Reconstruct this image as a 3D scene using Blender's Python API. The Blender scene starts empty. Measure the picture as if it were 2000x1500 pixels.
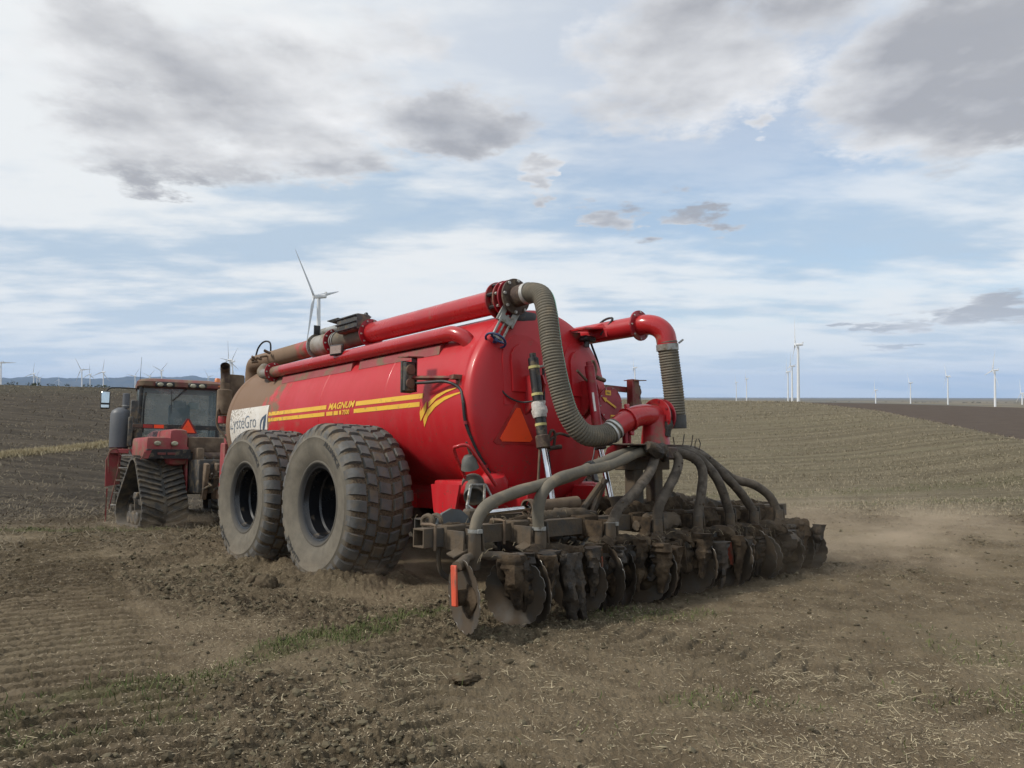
import bpy, bmesh, math, random
import numpy as np
from mathutils import Vector, Matrix, Euler

random.seed(7)
SC = bpy.context.scene
COL = SC.collection
rad = math.radians

# ------------------------------------------------------------------ camera, sky, sun, exposure
SLOPE = rad(5.34)                     # the field falls away from the photographer by this much
CAM_H = 1.32
RW = Matrix.Rotation(-SLOPE, 4, 'X')  # sloping-field frame -> level world
CAM_P = RW @ Vector((0, 0, CAM_H))
cam_d = bpy.data.cameras.new('camera')
cam = bpy.data.objects.new('camera', cam_d)
COL.objects.link(cam)
cam_d.sensor_width = 36.0
cam_d.lens = 26.0
cam_d.clip_start = 0.05
cam_d.clip_end = 90000
cam.location = CAM_P
cam.rotation_euler = (rad(90 + 0.79), 0, 0)
SC.camera = cam

SUN_AZ, SUN_EL = rad(-105), rad(42)   # azimuth clockwise from +Y (view direction)
sun_dir = Vector((math.sin(SUN_AZ) * math.cos(SUN_EL), math.cos(SUN_AZ) * math.cos(SUN_EL), math.sin(SUN_EL)))
sun_d = bpy.data.lights.new('sun', 'SUN')
sun_d.energy = 1.5
sun_d.angle = rad(10)
sun_d.color = (1.0, 0.94, 0.84)
sun = bpy.data.objects.new('sun', sun_d)
COL.objects.link(sun)
sun.rotation_euler = sun_dir.to_track_quat('Z', 'Y').to_euler()

SC.view_settings.view_transform = 'Standard'
SC.view_settings.look = 'None'
SC.view_settings.gamma = 1.0
SC.view_settings.exposure = 0.95
SC.cycles.max_bounces = 6
SC.cycles.diffuse_bounces = 3
SC.cycles.glossy_bounces = 3
SC.cycles.transmission_bounces = 4
SC.cycles.volume_bounces = 1
SC.cycles.transparent_max_bounces = 12
SC.cycles.caustics_reflective = False
SC.cycles.caustics_refractive = False
SC.cycles.use_denoising = True
SC.cycles.volume_step_rate = 1.0
SC.cycles.volume_max_steps = 128


# ---- a small expression builder for shader nodes
class NT:
    def __init__(self, tree):
        self.t = tree

    def new(self, kind, **kw):
        n = self.t.nodes.new(kind)
        for k, v in kw.items():
            setattr(n, k, v)
        return n

    def put(self, sock, v):
        if isinstance(v, E):
            self.t.links.new(v.s, sock)
        elif isinstance(v, bpy.types.NodeSocket):
            self.t.links.new(v, sock)
        else:
            if sock.type == 'RGBA' and len(v) == 3:
                v = (*v, 1)
            sock.default_value = v

    def math(self, op, a, b=None, c=None, clamp=False):
        n = self.new('ShaderNodeMath', operation=op, use_clamp=clamp)
        self.put(n.inputs[0], a)
        if b is not None:
            self.put(n.inputs[1], b)
        if c is not None:
            self.put(n.inputs[2], c)
        return E(self, n.outputs[0])

    def vec(self, x, y, z):
        n = self.new('ShaderNodeCombineXYZ')
        for i, v in enumerate((x, y, z)):
            self.put(n.inputs[i], v)
        return E(self, n.outputs[0])

    def sep(self, v):
        n = self.new('ShaderNodeSeparateXYZ')
        self.put(n.inputs[0], v)
        return [E(self, o) for o in n.outputs]

    def noise(self, vec, scale=1.0, detail=4.0, rough=0.55, dist=0.0, out=0, lac=2.0, dim='3D'):
        n = self.new('ShaderNodeTexNoise', noise_dimensions=dim)
        self.put(n.inputs['Vector'], vec)
        n.inputs['Scale'].default_value = scale
        n.inputs['Detail'].default_value = detail
        n.inputs['Roughness'].default_value = rough
        n.inputs['Lacunarity'].default_value = lac
        n.inputs['Distortion'].default_value = dist
        return E(self, n.outputs[out])

    def mapr(self, v, a, b, c=0.0, d=1.0, smooth=True):
        n = self.new('ShaderNodeMapRange')
        n.interpolation_type = 'SMOOTHSTEP' if smooth else 'LINEAR'
        self.put(n.inputs['Value'], v)
        n.inputs['From Min'].default_value = a
        n.inputs['From Max'].default_value = b
        n.inputs['To Min'].default_value = c
        n.inputs['To Max'].default_value = d
        return E(self, n.outputs['Result'])

    def mix(self, f, a, b, blend='MIX'):
        n = self.new('ShaderNodeMix', data_type='RGBA', blend_type=blend)
        self.put(n.inputs[0], f)
        self.put(n.inputs[6], a)
        self.put(n.inputs[7], b)
        return E(self, n.outputs[2])

    def vmul(self, v, k):
        n = self.new('ShaderNodeVectorMath', operation='MULTIPLY')
        self.put(n.inputs[0], v)
        n.inputs[1].default_value = k
        return E(self, n.outputs[0])

    def vadd(self, v, k):
        n = self.new('ShaderNodeVectorMath', operation='ADD')
        self.put(n.inputs[0], v)
        self.put(n.inputs[1], k)
        return E(self, n.outputs[0])


class E:
    def __init__(self, nt, s):
        self.nt, self.s = nt, s

    def __add__(self, o): return self.nt.math('ADD', self, o)
    __radd__ = __add__
    def __sub__(self, o): return self.nt.math('SUBTRACT', self, o)
    def __rsub__(self, o): return self.nt.math('SUBTRACT', o, self)
    def __mul__(self, o): return self.nt.math('MULTIPLY', self, o)
    __rmul__ = __mul__
    def __truediv__(self, o): return self.nt.math('DIVIDE', self, o)
    def max(self, o): return self.nt.math('MAXIMUM', self, o)
    def min(self, o): return self.nt.math('MINIMUM', self, o)
    def clamp(self): return self.nt.math('ADD', self, 0.0, clamp=True)


def build_world():
    w = bpy.data.worlds.new('World')
    SC.world = w
    w.use_nodes = True
    t = w.node_tree
    t.nodes.clear()
    nt = NT(t)
    tc = nt.new('ShaderNodeTexCoord')
    D = E(nt, tc.outputs['Generated'])
    x, y, z = nt.sep(D)
    deg = 180 / math.pi
    el = nt.math('ARCSINE', z) * deg
    az = nt.math('ARCTAN2', x, y) * deg
    zz = z.max(0.0) + 0.10
    px, py = x / zz, y / zz
    p = nt.vec(px, py, 0.0)
    sky = nt.new('ShaderNodeTexSky', sky_type='NISHITA')
    sky.sun_disc = False
    sky.sun_elevation = SUN_EL
    sky.sun_rotation = SUN_AZ
    sky.air_density = 1.0
    sky.dust_density = 0.6
    sky.ozone_density = 1.0
    skyc = nt.mix(1.0, E(nt, sky.outputs[0]), (SKY_K, SKY_K, SKY_K), 'MULTIPLY')

    # high veil: long soft streaks, white to blue-grey
    pr = nt.vec(px * 0.9 + py * 0.35, py * 1.5 - px * 0.25, 0.0)
    n1 = nt.noise(pr, 0.55, 5, 0.60, dim='2D')
    n1b = nt.noise(pr, 2.6, 4, 0.62, dim='2D')

    def gauss(ca, ce, sa, se):
        u = nt.math('MULTIPLY_ADD', az, 1 / sa, -ca / sa)
        v = nt.math('MULTIPLY_ADD', el, 1 / se, -ce / se)
        return nt.math('POWER', 1 / math.e, nt.math('MULTIPLY_ADD', v, v, u * u))
    blue = gauss(19, 19, 15, 10)
    cover = n1 * 0.80 + n1b * 0.34 - blue * 0.17 + gauss(-20, 8, 30, 9) * 0.10
    veil = nt.mapr(cover, 0.33, 0.60, 0.66, 0.98) * (1.0 - blue * 0.40)
    n2 = nt.noise(nt.vec(px * 0.7 + py * 0.1 + 3.0, py * 1.1, 0.0), 0.75, 3, 0.55, dim='2D')
    vcol = nt.mix(nt.mapr(n2 * 0.75 + n1b * 0.25, 0.38, 0.56), (0.270, 0.328, 0.390), (0.462, 0.472, 0.474))
    c = nt.mix(veil, skyc, vcol)

    # low cumulus: grey undersides, pale upper edges
    blobs = [  # az, el, half widths in degrees, strength
        (31.5, 20.0, 10.0, 5.5, 1.25), (37.0, 23.5, 9.0, 6.0, 1.2), (14.0, 24.0, 10.5, 5.6, 1.2), (21.0, 26.5, 7.0, 3.5, 1.0), (8.0, 21.5, 6.0, 2.8, 0.9),
        (-20.0, 21.5, 14.0, 6.5, 1.15), (-25.5, 17.5, 9.0, 3.6, 1.0), (-14.5, 17.2, 4.2, 2.3, 1.15), (-4.5, 20.0, 8.5, 2.5, 1.15), (-29, 23, 8, 4, .8), (-9, 26, 9, 3, .75),
        (-25.5, 15.4, 6.0, 1.8, 1.0), (8.3, 13.8, 2.4, 1.8, 1.1), (14.6, 12.7, 3.0, 1.2, 1.2), (2.9, 16.2, 1.8, 1.4, 1.0), (18.0, 19.2, 1.7, 1.2, 1.0),
        (27.0, 4.6, 2.6, 0.55, 1.1), (32.3, 5.4, 3.2, 1.0, 1.2), (29.4, 5.3, 1.5, .7, .9), (27.0, 3.2, 1.4, 0.28, 1.05)]
    bn = nt.noise(nt.vec(px, py * 0.9, 0.0), 2.6, 8, 0.68, dim='2D')
    wn = nt.new('ShaderNodeTexNoise', noise_dimensions='2D')
    nt.put(wn.inputs['Vector'], p)
    wn.inputs['Scale'].default_value = 2.6
    wn.inputs['Detail'].default_value = 6
    wn.inputs['Roughness'].default_value = 0.62
    wr_, wg_, _ = nt.sep(E(nt, wn.outputs['Color']))
    waz = nt.math('MULTIPLY_ADD', wr_ - 0.5, 11.0, az)
    wel = nt.math('MULTIPLY_ADD', (wg_ - 0.5) * nt.mapr(el, 3.0, 14.0, 0.10, 1.0), 7.0, el)
    B = nt.math('ADD', 0.0, 0.0)
    for ca, ce, sa, se, k in blobs:
        u = nt.math('MULTIPLY_ADD', waz, 1 / sa, -ca / sa)
        v = nt.math('MULTIPLY_ADD', wel, 1 / se, -ce / se)
        B = B.max(nt.math('SUBTRACT', k, nt.math('MULTIPLY_ADD', v, v, u * u)))
    # the same kind of cloud goes on round the rest of the sky
    wide = nt.noise(p, 0.5, 2, 0.5, dim='2D')
    gen = nt.mapr(wide, 0.50, 0.66) * nt.mapr(nt.math('ABSOLUTE', az), 40, 60) * nt.mapr(el, 6, 16)
    B = B.max(gen * 0.8)
    dens = B + (bn - 0.5) * 1.9
    alpha = nt.mapr(dens, 0.08, 0.85) * nt.mapr(B, 0.0, 0.25)
    nf = nt.noise(nt.vec(px * 1.0, py * 0.92, 0.0), 4.6, 5, 0.60, dim='2D')
    bup = nt.noise(nt.vec(px * 0.95, py * 0.855, 0.0), 2.6, 3, 0.60, dim='2D')
    low = nt.noise(nt.vec(px + 7.0, py, 0.0), 1.5, 3, 0.55, dim='2D')
    thick = nt.mapr(dens, 0.15, 1.60)
    lit = (1.0 - thick) * 0.62 + (low - 0.5) * 1.5 + (nf - 0.5) * 0.75 + (bn - bup) * 0.9 - 0.02 - nt.mapr(el, 16.5, 14.0) * 0.42 - gauss(33, 20, 9, 6) * 0.22
    ccol = nt.mix(nt.mapr(lit, -0.20, 0.80, smooth=False), (0.205, 0.208, 0.222), (0.480, 0.480, 0.484))
    c = nt.mix(alpha * 0.90, c, ccol)
    # pale air low over the horizon
    c = nt.mix(nt.mapr(el, 9.0, 0.0) * 0.55, c, (0.40, 0.435, 0.47))
    c = nt.mix(nt.mapr(el, -0.5, -6.0), c, (0.12, 0.11, 0.10))
    bg = nt.new('ShaderNodeBackground')
    nt.put(bg.inputs['Color'], nt.mix(1.0, c, (10, 10, 10), 'MULTIPLY'))
    bg.inputs['Strength'].default_value = SKY_STRENGTH
    w.cycles.sampling_method = 'MANUAL'
    w.cycles.sample_map_resolution = 256
    out = nt.new('ShaderNodeOutputWorld')
    t.links.new(bg.outputs[0], out.inputs['Surface'])


SKY_STRENGTH = 0.10
SKY_K = 0.080            # cloud colours are written in display range, so the raw sky is scaled to them and both by 10
build_world()


# ------------------------------------------------------------------ helpers
class MB:
    """collects shapes into one mesh object"""
    def __init__(self):
        self.v, self.f, self.s = [], [], []

    def add(self, vs, fs, smooth=True, M=None):
        o = len(self.v)
        if M is not None:
            vs = [M @ Vector(q) for q in vs]
        self.v += [tuple(q) for q in vs]
        self.f += [tuple(i + o for i in q) for q in fs]
        self.s += [smooth] * len(fs)
        return self

    def box(self, c, s, M=None, bev=0.0, rot=None):
        bm = bmesh.new()
        bmesh.ops.create_cube(bm, size=1.0)
        for q in bm.verts:
            q.co = Vector((q.co.x * s[0], q.co.y * s[1], q.co.z * s[2]))
        if bev > 0:
            bmesh.ops.bevel(bm, geom=list(bm.edges), offset=min(bev, min(s) * .45), segments=2 if bev > .02 else 1, affect='EDGES', profile=.6)
        T = Matrix.Translation(c)
        if rot is not None:
            T = T @ Euler(rot).to_matrix().to_4x4()
        if M is not None:
            T = M @ T
        bm.verts.index_update()
        self.add([T @ q.co for q in bm.verts], [[q.index for q in fc.verts] for fc in bm.faces], bev > .02)
        bm.free()
        return self

    def cyl(self, p0, p1, r0, r1=None, n=16, caps=True, bev=0.0):
        r1 = r0 if r1 is None else r1
        p0, p1 = Vector(p0), Vector(p1)
        prof = [(r0, 0.0), (r1, (p1 - p0).length)]
        if bev:
            L = prof[1][1]
            prof = [(r0 - bev, 0), (r0, bev), (r1, L - bev), (r1 - bev, L)]
        return self.lathe(prof, p0, p1 - p0, n, caps)

    def lathe(self, prof, o, ax, n=32, caps=False):
        o, ax = Vector(o), Vector(ax).normalized()
        u = ax.orthogonal().normalized()
        if abs(ax.z) < .9:
            u = ax.cross(Vector((0, 0, 1))).normalized()
        w = ax.cross(u)
        vs, fs = [], []
        for r, h in prof:
            for i in range(n):
                a = 2 * math.pi * i / n
                vs.append(o + ax * h + (u * math.cos(a) + w * math.sin(a)) * max(r, 1e-4))
        for k in range(len(prof) - 1):
            for i in range(n):
                j = (i + 1) % n
                fs.append((k * n + i, k * n + j, (k + 1) * n + j, (k + 1) * n + i))
        if caps:
            fs.append(tuple(reversed(range(n))))
            fs.append(tuple((len(prof) - 1) * n + i for i in range(n)))
        return self.add(vs, fs)

    def tube(self, pts, r, n=12, caps=True, flat=1.0):
        pts = [Vector(q) for q in pts]
        m = len(pts)
        rs = r if isinstance(r, (list, tuple)) else [r] * m
        tg = [(pts[min(i + 1, m - 1)] - pts[max(i - 1, 0)]).normalized() for i in range(m)]
        u = tg[0].orthogonal().normalized()
        vs, fs = [], []
        for i in range(m):
            u = (u - tg[i] * u.dot(tg[i])).normalized()
            w = tg[i].cross(u)
            for k in range(n):
                a = 2 * math.pi * k / n
                vs.append(pts[i] + (u * math.cos(a) + w * math.sin(a) * flat) * rs[i])
        for i in range(m - 1):
            for k in range(n):
                j = (k + 1) % n
                fs.append((i * n + k, i * n + j, (i + 1) * n + j, (i + 1) * n + k))
        if caps:
            fs.append(tuple(reversed(range(n))))
            fs.append(tuple((m - 1) * n + k for k in range(n)))
        return self.add(vs, fs)

    def prism(self, poly, M, th):
        """poly in the local XY plane of M, extruded th along local Z"""
        n = len(poly)
        vs = [M @ Vector((q[0], q[1], 0)) for q in poly] + [M @ Vector((q[0], q[1], th)) for q in poly]
        fs = [tuple(reversed(range(n))), tuple(range(n, 2 * n))]
        fs += [(i, (i + 1) % n, n + (i + 1) % n, n + i) for i in range(n)]
        return self.add(vs, fs, False)

    def build(self, name, mat, parent=None, ang=38):
        me = bpy.data.meshes.new(name)
        me.from_pydata(self.v, [], self.f)
        me.polygons.foreach_set('use_smooth', self.s)
        me.set_sharp_from_angle(angle=rad(ang))
        me.materials.append(mat)
        o = bpy.data.objects.new(name, me)
        COL.objects.link(o)
        if parent is not None:
            o.parent = parent
        return o


def build_each(mb, name, m, parent, ang=38):
    """one object per connected piece of mb"""
    par = list(range(len(mb.v)))

    def find(i):
        while par[i] != i:
            par[i] = par[par[i]]
            i = par[i]
        return i
    for fc in mb.f:
        a = find(fc[0])
        for q in fc[1:]:
            b = find(q)
            if a != b:
                par[b] = a
    groups = {}
    for k, fc in enumerate(mb.f):
        groups.setdefault(find(fc[0]), []).append(k)
    out = []
    for ks in groups.values():
        ids, sub = {}, MB()
        for k in ks:
            for q in mb.f[k]:
                if q not in ids:
                    ids[q] = len(ids)
                    sub.v.append(mb.v[q])
            sub.f.append(tuple(ids[q] for q in mb.f[k]))
            sub.s.append(mb.s[k])
        out.append(sub.build(name, m, parent, ang))
    return out


def stuff(o):
    """many small like pieces kept as one part"""
    o['kind'] = 'stuff'
    return o


def frame(o, x, z):
    """matrix with origin o, local x along x, local z near z"""
    x = Vector(x).normalized()
    z = Vector(z)
    z = (z - x * z.dot(x)).normalized()
    y = z.cross(x)
    return Matrix(((x.x, y.x, z.x, o[0]), (x.y, y.y, z.y, o[1]), (x.z, y.z, z.z, o[2]), (0, 0, 0, 1)))


def spline(pts, k=8):
    """Catmull-Rom through the points"""
    P = [Vector(q) for q in pts]
    P = [P[0] * 2 - P[1]] + P + [P[-1] * 2 - P[-2]]
    out = []
    for i in range(1, len(P) - 2):
        a, b, c, d = P[i - 1:i + 3]
        for j in range(k):
            t = j / k
            out.append(0.5 * ((2 * b) + (c - a) * t + (2 * a - 5 * b + 4 * c - d) * t * t + (3 * b - a - 3 * c + d) * t ** 3))
    out.append(P[-2])
    return out


def resample(pts, step):
    L = [0.0]
    for i in range(1, len(pts)):
        L.append(L[-1] + (pts[i] - pts[i - 1]).length)
    n = max(2, int(L[-1] / step))
    out, k = [], 0
    for i in range(n + 1):
        d = L[-1] * i / n
        while k < len(L) - 2 and L[k + 1] < d:
            k += 1
        out.append(pts[k].lerp(pts[k + 1], (d - L[k]) / max(1e-9, L[k + 1] - L[k])))
    return out


def corrugated(pts, r, pitch=0.028, depth=0.008, n=20):
    q = resample(spline(pts, 14), pitch / 4)
    rs = [r + depth * (0, .75, 1, .75)[i % 4] - depth * .5 for i in range(len(q))]
    return MB().tube(q, rs, n)


def tag(o, label=None, cat=None, group=None, kind=None):
    if label: o['label'] = label
    if cat: o['category'] = cat
    if group: o['group'] = group
    if kind: o['kind'] = kind
    return o


def empty(name, M=None, parent=None):
    o = bpy.data.objects.new(name, None)
    o.empty_display_size = .3
    COL.objects.link(o)
    if parent is not None:
        o.parent = parent
    if M is not None:
        if parent is None:
            o.matrix_world = M
        else:
            o.matrix_local = M
    return o


def copy_tree(o, parent=None, M=None):
    c = o.copy()
    COL.objects.link(c)
    c.parent = parent
    if M is not None:
        c.matrix_local = M
    for ch in [q for q in o.children]:
        copy_tree(ch, c)
    return c


def text_mesh(body, size=1.0, shear=0.0, bold=0.0, sx=1.0):
    """letters as (verts 2d, faces), left edge at x=0, baseline at 0"""
    cu = bpy.data.curves.new('t', 'FONT')
    cu.body = body
    cu.size = size
    cu.shear = shear
    cu.offset = bold
    cu.resolution_u = 3
    o = bpy.data.objects.new('t', cu)
    COL.objects.link(o)
    bpy.context.view_layer.update()
    me = o.to_mesh()
    vs = [(q.co.x * sx, q.co.y) for q in me.vertices]
    fs = [tuple(q.vertices) for q in me.polygons]
    o.to_mesh_clear()
    bpy.data.objects.remove(o)
    bpy.data.curves.remove(cu)
    x0 = min(q[0] for q in vs)
    return [(q[0] - x0, q[1]) for q in vs], fs


# ------------------------------------------------------------------ materials
MATS = {}


def mat(name, col, rough=0.6, metal=0.0, col2=None, scale=6.0, dirt=None, dirt_amt=0.0, dirt_scale=3.0, bump=0.0, bump_scale=60.0,
        coat=0.0, spec=0.5, extra=None, stretch=None, specks=0.0):
    """painted / bare surface: two-tone wear plus a patchy coat of dirt, all in object space"""
    if name in MATS:
        return MATS[name]
    m = bpy.data.materials.new(name)
    m.use_nodes = True
    t = m.node_tree
    nt = NT(t)
    b = t.nodes['Principled BSDF']
    tc = nt.new('ShaderNodeTexCoord')
    P = E(nt, tc.outputs['Object'])
    Q = nt.vmul(P, stretch) if stretch else P
    n = nt.noise(Q, scale, 3, .6)
    c = nt.mix(nt.mapr(n, .3, .7), col, col2 or tuple(k * .72 for k in col))
    r = nt.mapr(n, .3, .7, max(.05, rough - .08), min(1, rough + .12))
    if dirt is not None:
        d = nt.noise(Q, dirt_scale, 5, .66)
        if extra:
            d = d + extra(nt, P)
        dm = nt.mapr(d, .62 - dirt_amt * .5, .78 - dirt_amt * .35)
        c = nt.mix(dm * .92, c, dirt)
        r = r + dm * (0.92 - rough)
    if specks:      # splashes of mud thrown up, thicker low down and in patches; a thin uneven film of dust
        sp = nt.noise(P, 34, 2, .5)
        x, y, z = nt.sep(P)
        hi = nt.mapr(z, 2.6, 1.0, .02, .11) + (n - .5) * .12
        c = nt.mix(nt.mapr(sp + hi, .73, .77) * specks, c, (.10, .07, .05))
        st = nt.noise(nt.vmul(P, (5, 5, .7)), 1.6, 4, .6)
        c = nt.mix(nt.mapr(st, .42, .75) * .06, c, (.26, .20, .15))
        r = r + nt.mapr(st, .4, .7) * .08
    nt.put(b.inputs['Base Color'], c)
    nt.put(b.inputs['Roughness'], r)
    b.inputs['Metallic'].default_value = metal
    b.inputs['Coat Weight'].default_value = coat
    b.inputs['Specular IOR Level'].default_value = spec
    if bump:
        bn = nt.new('ShaderNodeBump')
        bn.inputs['Strength'].default_value = min(1, bump)
        bn.inputs['Distance'].default_value = 0.01
        nt.put(bn.inputs['Height'], nt.noise(P, bump_scale, 2, .65))
        t.links.new(bn.outputs[0], b.inputs['Normal'])
    MATS[name] = m
    return m


SOIL = (0.130, 0.094, 0.066)
DUST = (0.185, 0.140, 0.090)


# ------------------------------------------------------------------ noise on arrays
def _h(ix, iy, s):
    h = (ix.astype(np.int64) * 374761393 + iy.astype(np.int64) * 668265263 + s * 974711) & 0xffffffff
    h = ((h ^ (h >> 13)) * 1274126177) & 0xffffffff
    return ((h ^ (h >> 16)) & 0xffff) / 65535.0


def vnoise(x, y, s=0):
    ix, iy = np.floor(x), np.floor(y)
    fx, fy = x - ix, y - iy
    fx = fx * fx * fx * (fx * (fx * 6 - 15) + 10)
    fy = fy * fy * fy * (fy * (fy * 6 - 15) + 10)
    a, b = _h(ix, iy, s), _h(ix + 1, iy, s)
    c, d = _h(ix, iy + 1, s), _h(ix + 1, iy + 1, s)
    return (a * (1 - fx) + b * fx) * (1 - fy) + (c * (1 - fx) + d * fx) * fy


def fbm(x, y, s=0, o=4, g=.5):
    r, a, t = 0, 1.0, 0
    for k in range(o):
        c, n = math.cos(.6 + k), math.sin(.6 + k)
        r = r + a * vnoise((x * c - y * n) * 2 ** k, (x * n + y * c) * 2 ** k, s + k * 17)
        t += a
        a *= g
    return r / t


def sstep(a, b, x):
    t = np.clip((x - a) / (b - a), 0, 1)
    return t * t * (3 - 2 * t)


# ------------------------------------------------------------------ the lie of the land
# profile knots per azimuth: near field is a slope, then a swale, the crest of this field, the next field's crest, the plain
_az = np.radians(np.array([-180, -90, -60, -34.7, -28.4, -20, -8, 0, 13.2, 21.2, 25.9, 28.4, 31.9, 34.7, 40, 60, 90, 180.]))
_crest_el = np.array([10, 24, 20, 18.5, 14, 8, -2, -9, -14, -17, -34, -50, -73, -92, -122, -110, -40, 10.]) / 1757.0
_crest_r = np.array([120, 150, 150, 150, 140, 125, 110, 100, 95, 88, 72, 62, 52, 46, 42, 45, 80, 120.])
_c2_el = np.array([-20, -5, -5, -4, -6, -10, -12, -16, -17.5, -18.5, -20, -22, -25, -27, -28, -26, -22, -20.]) / 1757.0
RK = np.array([0, 12, 21, 30, 1, 1.45, 230, 420, 1000, 2000, 6000, 40000.])   # entries 4 and 5 are multiples of the crest radius
TS = math.tan(SLOPE)


def base_z(x, y):
    r = np.minimum(np.hypot(x, y), 39990.0)
    az = np.arctan2(x, y)
    ce, cr, c2 = (np.interp(az, _az, q) for q in (_crest_el, _crest_r, _c2_el))
    ca = np.cos(az)
    pl = lambda q: -TS * q * np.clip(ca, -.25, 1.0)
    R, Z = [], []
    cz = float(CAM_P.z)
    for k, rk in enumerate(RK):
        if k < 4:
            R.append(np.full_like(r, rk)); Z.append(pl(rk) + (0.12 if rk == 30 else 0))
        elif k == 4:
            R.append(cr); Z.append(cz + ce * cr)
        elif k == 5:
            R.append(cr * rk); Z.append(np.minimum(cz + ce * cr * rk - .010 * cr, cz + c2 * cr * rk) - .026 * cr)
        elif k == 6:
            R.append(np.full_like(r, 230.)); Z.append(cz + c2 * 230)
        else:
            R.append(np.full_like(r, rk)); Z.append(np.full_like(r, {420.: -9, 1000.: -16, 2000.: -26, 6000.: -45, 40000.: -170}[rk]))
    n = len(R)
    dz = [(Z[i + 1] - Z[i]) / (R[i + 1] - R[i]) for i in range(n - 1)]
    M = [dz[0]]
    for i in range(1, n - 1):      # monotone slopes: crests stay crests
        a, b = dz[i - 1], dz[i]
        with np.errstate(divide='ignore', invalid='ignore'):
            hm = np.where(a * b > 0, 2 * a * b / (a + b), 0.0)
        M.append(np.nan_to_num(hm))
    M.append(dz[-1])
    M[1] = dz[0]; M[2] = dz[1]
    out = np.zeros_like(r)
    for i in range(n - 1):
        h = R[i + 1] - R[i]
        t = (r - R[i]) / h
        s = (t >= 0) & (t < 1)
        t2, t3 = t * t, t * t * t
        v = (2 * t3 - 3 * t2 + 1) * Z[i] + (t3 - 2 * t2 + t) * h * M[i] + (-2 * t3 + 3 * t2) * Z[i + 1] + (t3 - t2) * h * M[i + 1]
        out = np.where(s, v, out)
    return out


# machine axes on the slope: a forward along the rig, b to its right (x, y are level-world; near enough on a 5 degree slope)
AZ_RIG = rad(41.5)
TV = (-math.sin(AZ_RIG), math.cos(AZ_RIG))
RV = (math.cos(AZ_RIG), math.sin(AZ_RIG))
OX, OY = 0.28 + .083 * RV[0], 8.49 + .083 * RV[1]


def to_ab(x, y):
    y = y / math.cos(SLOPE)
    dx, dy = x - OX, y - OY
    return dx * TV[0] + dy * TV[1], dx * RV[0] + dy * RV[1]


def lane(a, b, pa, pb, width, pitch, depth, skew, seed):
    """lug prints along the line pa -> pb, given in rig axes"""
    dx, dy = pb[0] - pa[0], pb[1] - pa[1]
    L = math.hypot(dx, dy)
    s = ((a - pa[0]) * dx + (b - pa[1]) * dy) / L
    q = (-(a - pa[0]) * dy + (b - pa[1]) * dx) / L
    s = s + .03 * (vnoise(a * 3, b * 3, seed) - .5)
    q = q + .10 * (fbm(a * 2.2, b * 2.2, seed + 9, 2) - .5)
    inside = sstep(width + .04, width - .22, np.abs(q)) * sstep(-.3, .3, s) * sstep(L + .3, L - .3, s)
    ph = (s + skew * np.abs(q)) / pitch + .10 * (vnoise(a * 4, b * 4, seed + 2) - .5)
    w = np.abs((ph % 1.0) - .5) * 2
    k = .80 + .20 * sstep(.3, .62, fbm(a * 1.1, b * 1.1, seed + 5, 3))
    return inside * (.25 - sstep(.55, .80, w)) * depth * k, inside


def detail_z(x, y, r):
    """clods, furrows and lug prints; returns height and a looseness mask"""
    a, b = to_ab(x, y)
    near = sstep(75, 12, r)
    n1 = fbm(x * 1.1, y * 1.1, 3, 3) - .5
    n2 = fbm(x * 4.5, y * 4.5, 11, 4) - .5
    n3 = fbm(x * 16, y * 16, 23, 3) - .5
    bil = np.abs(fbm(x * 9 + 7, y * 9, 31, 3, .55) - .5) * 2
    loose = sstep(.40, .66, fbm(x * .55, y * .55, 41, 3))
    # broken, cloddy soil along the wheels' near side, smoother dust behind the implement
    loose = np.maximum(loose, sstep(.9, .2, np.abs(b + 3.0 + .25 * (a - 1))) * sstep(-3, 0, a))
    smooth = sstep(-1.6, -2.6, a) * sstep(4.5, 2.0, np.abs(b - .5)) * sstep(-6.5, -3.5, a)
    loose = loose * (1 - .75 * smooth)
    for wa, wb in ((1.72, -1.53), (3.85, -1.53)):
        loose = np.maximum(loose, .9 * sstep(2.0, 1.2, np.hypot((a - wa) / .75, (b - wb) / .55)))
    h = n1 * .08 + n2 * (.034 + .075 * loose) + (1 - bil) ** 3 * .045 * loose
    n4 = fbm(x * 42, y * 42, 29, 2) - .5
    fineh = n3 * (.010 + .022 * loose) + n4 * .020 + (1 - np.abs(fbm(x * 24, y * 24, 37, 2) - .5) * 2) ** 4 * .012
    rows = np.sin((x * .35 + y) * 2 * math.pi / .76 + 9 * n1) * .006 * sstep(10, 18, r) * sstep(70, 40, r)
    h = h * near + rows
    tot = 0
    for pa, pb, w, pi, de, sk, se in LANES:
        d, ins = lane(a, b, pa, pb, w, pi, de, sk, se)
        h = h * (1 - .72 * ins) + d
        tot = np.maximum(tot, ins)
    h = h + fineh * sstep(40, 9, r)
    # soil pushed up round the tyres and tracks
    for wa, wb, hw in ((1.72, -1.53, .55), (3.85, -1.53, .55), (1.72, 1.53, .55), (3.85, 1.53, .55)):
        e = np.hypot((a - wa) / .75, (b - wb) / hw)
        h = h + (.075 + .14 * n2) * np.exp(-((e - 1.05) / .30) ** 2)
    return h, loose, tot


LANES = [((-3.6, -5.30), (9.0, -3.15), .62, .205, .145, .12, 51),      # crawler print running up the left
         ((-1.9, -1.45), (-6.6, -1.05), .46, .21, .026, .35, 61),        # tyre prints behind the tanker's wheels
         ((-2.2, 1.60), (-7.0, 2.05), .44, .21, .024, .35, 67),
         ((-6.2, -5.0), (-1.2, -2.7), .34, .22, .065, .30, 71)]


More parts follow.
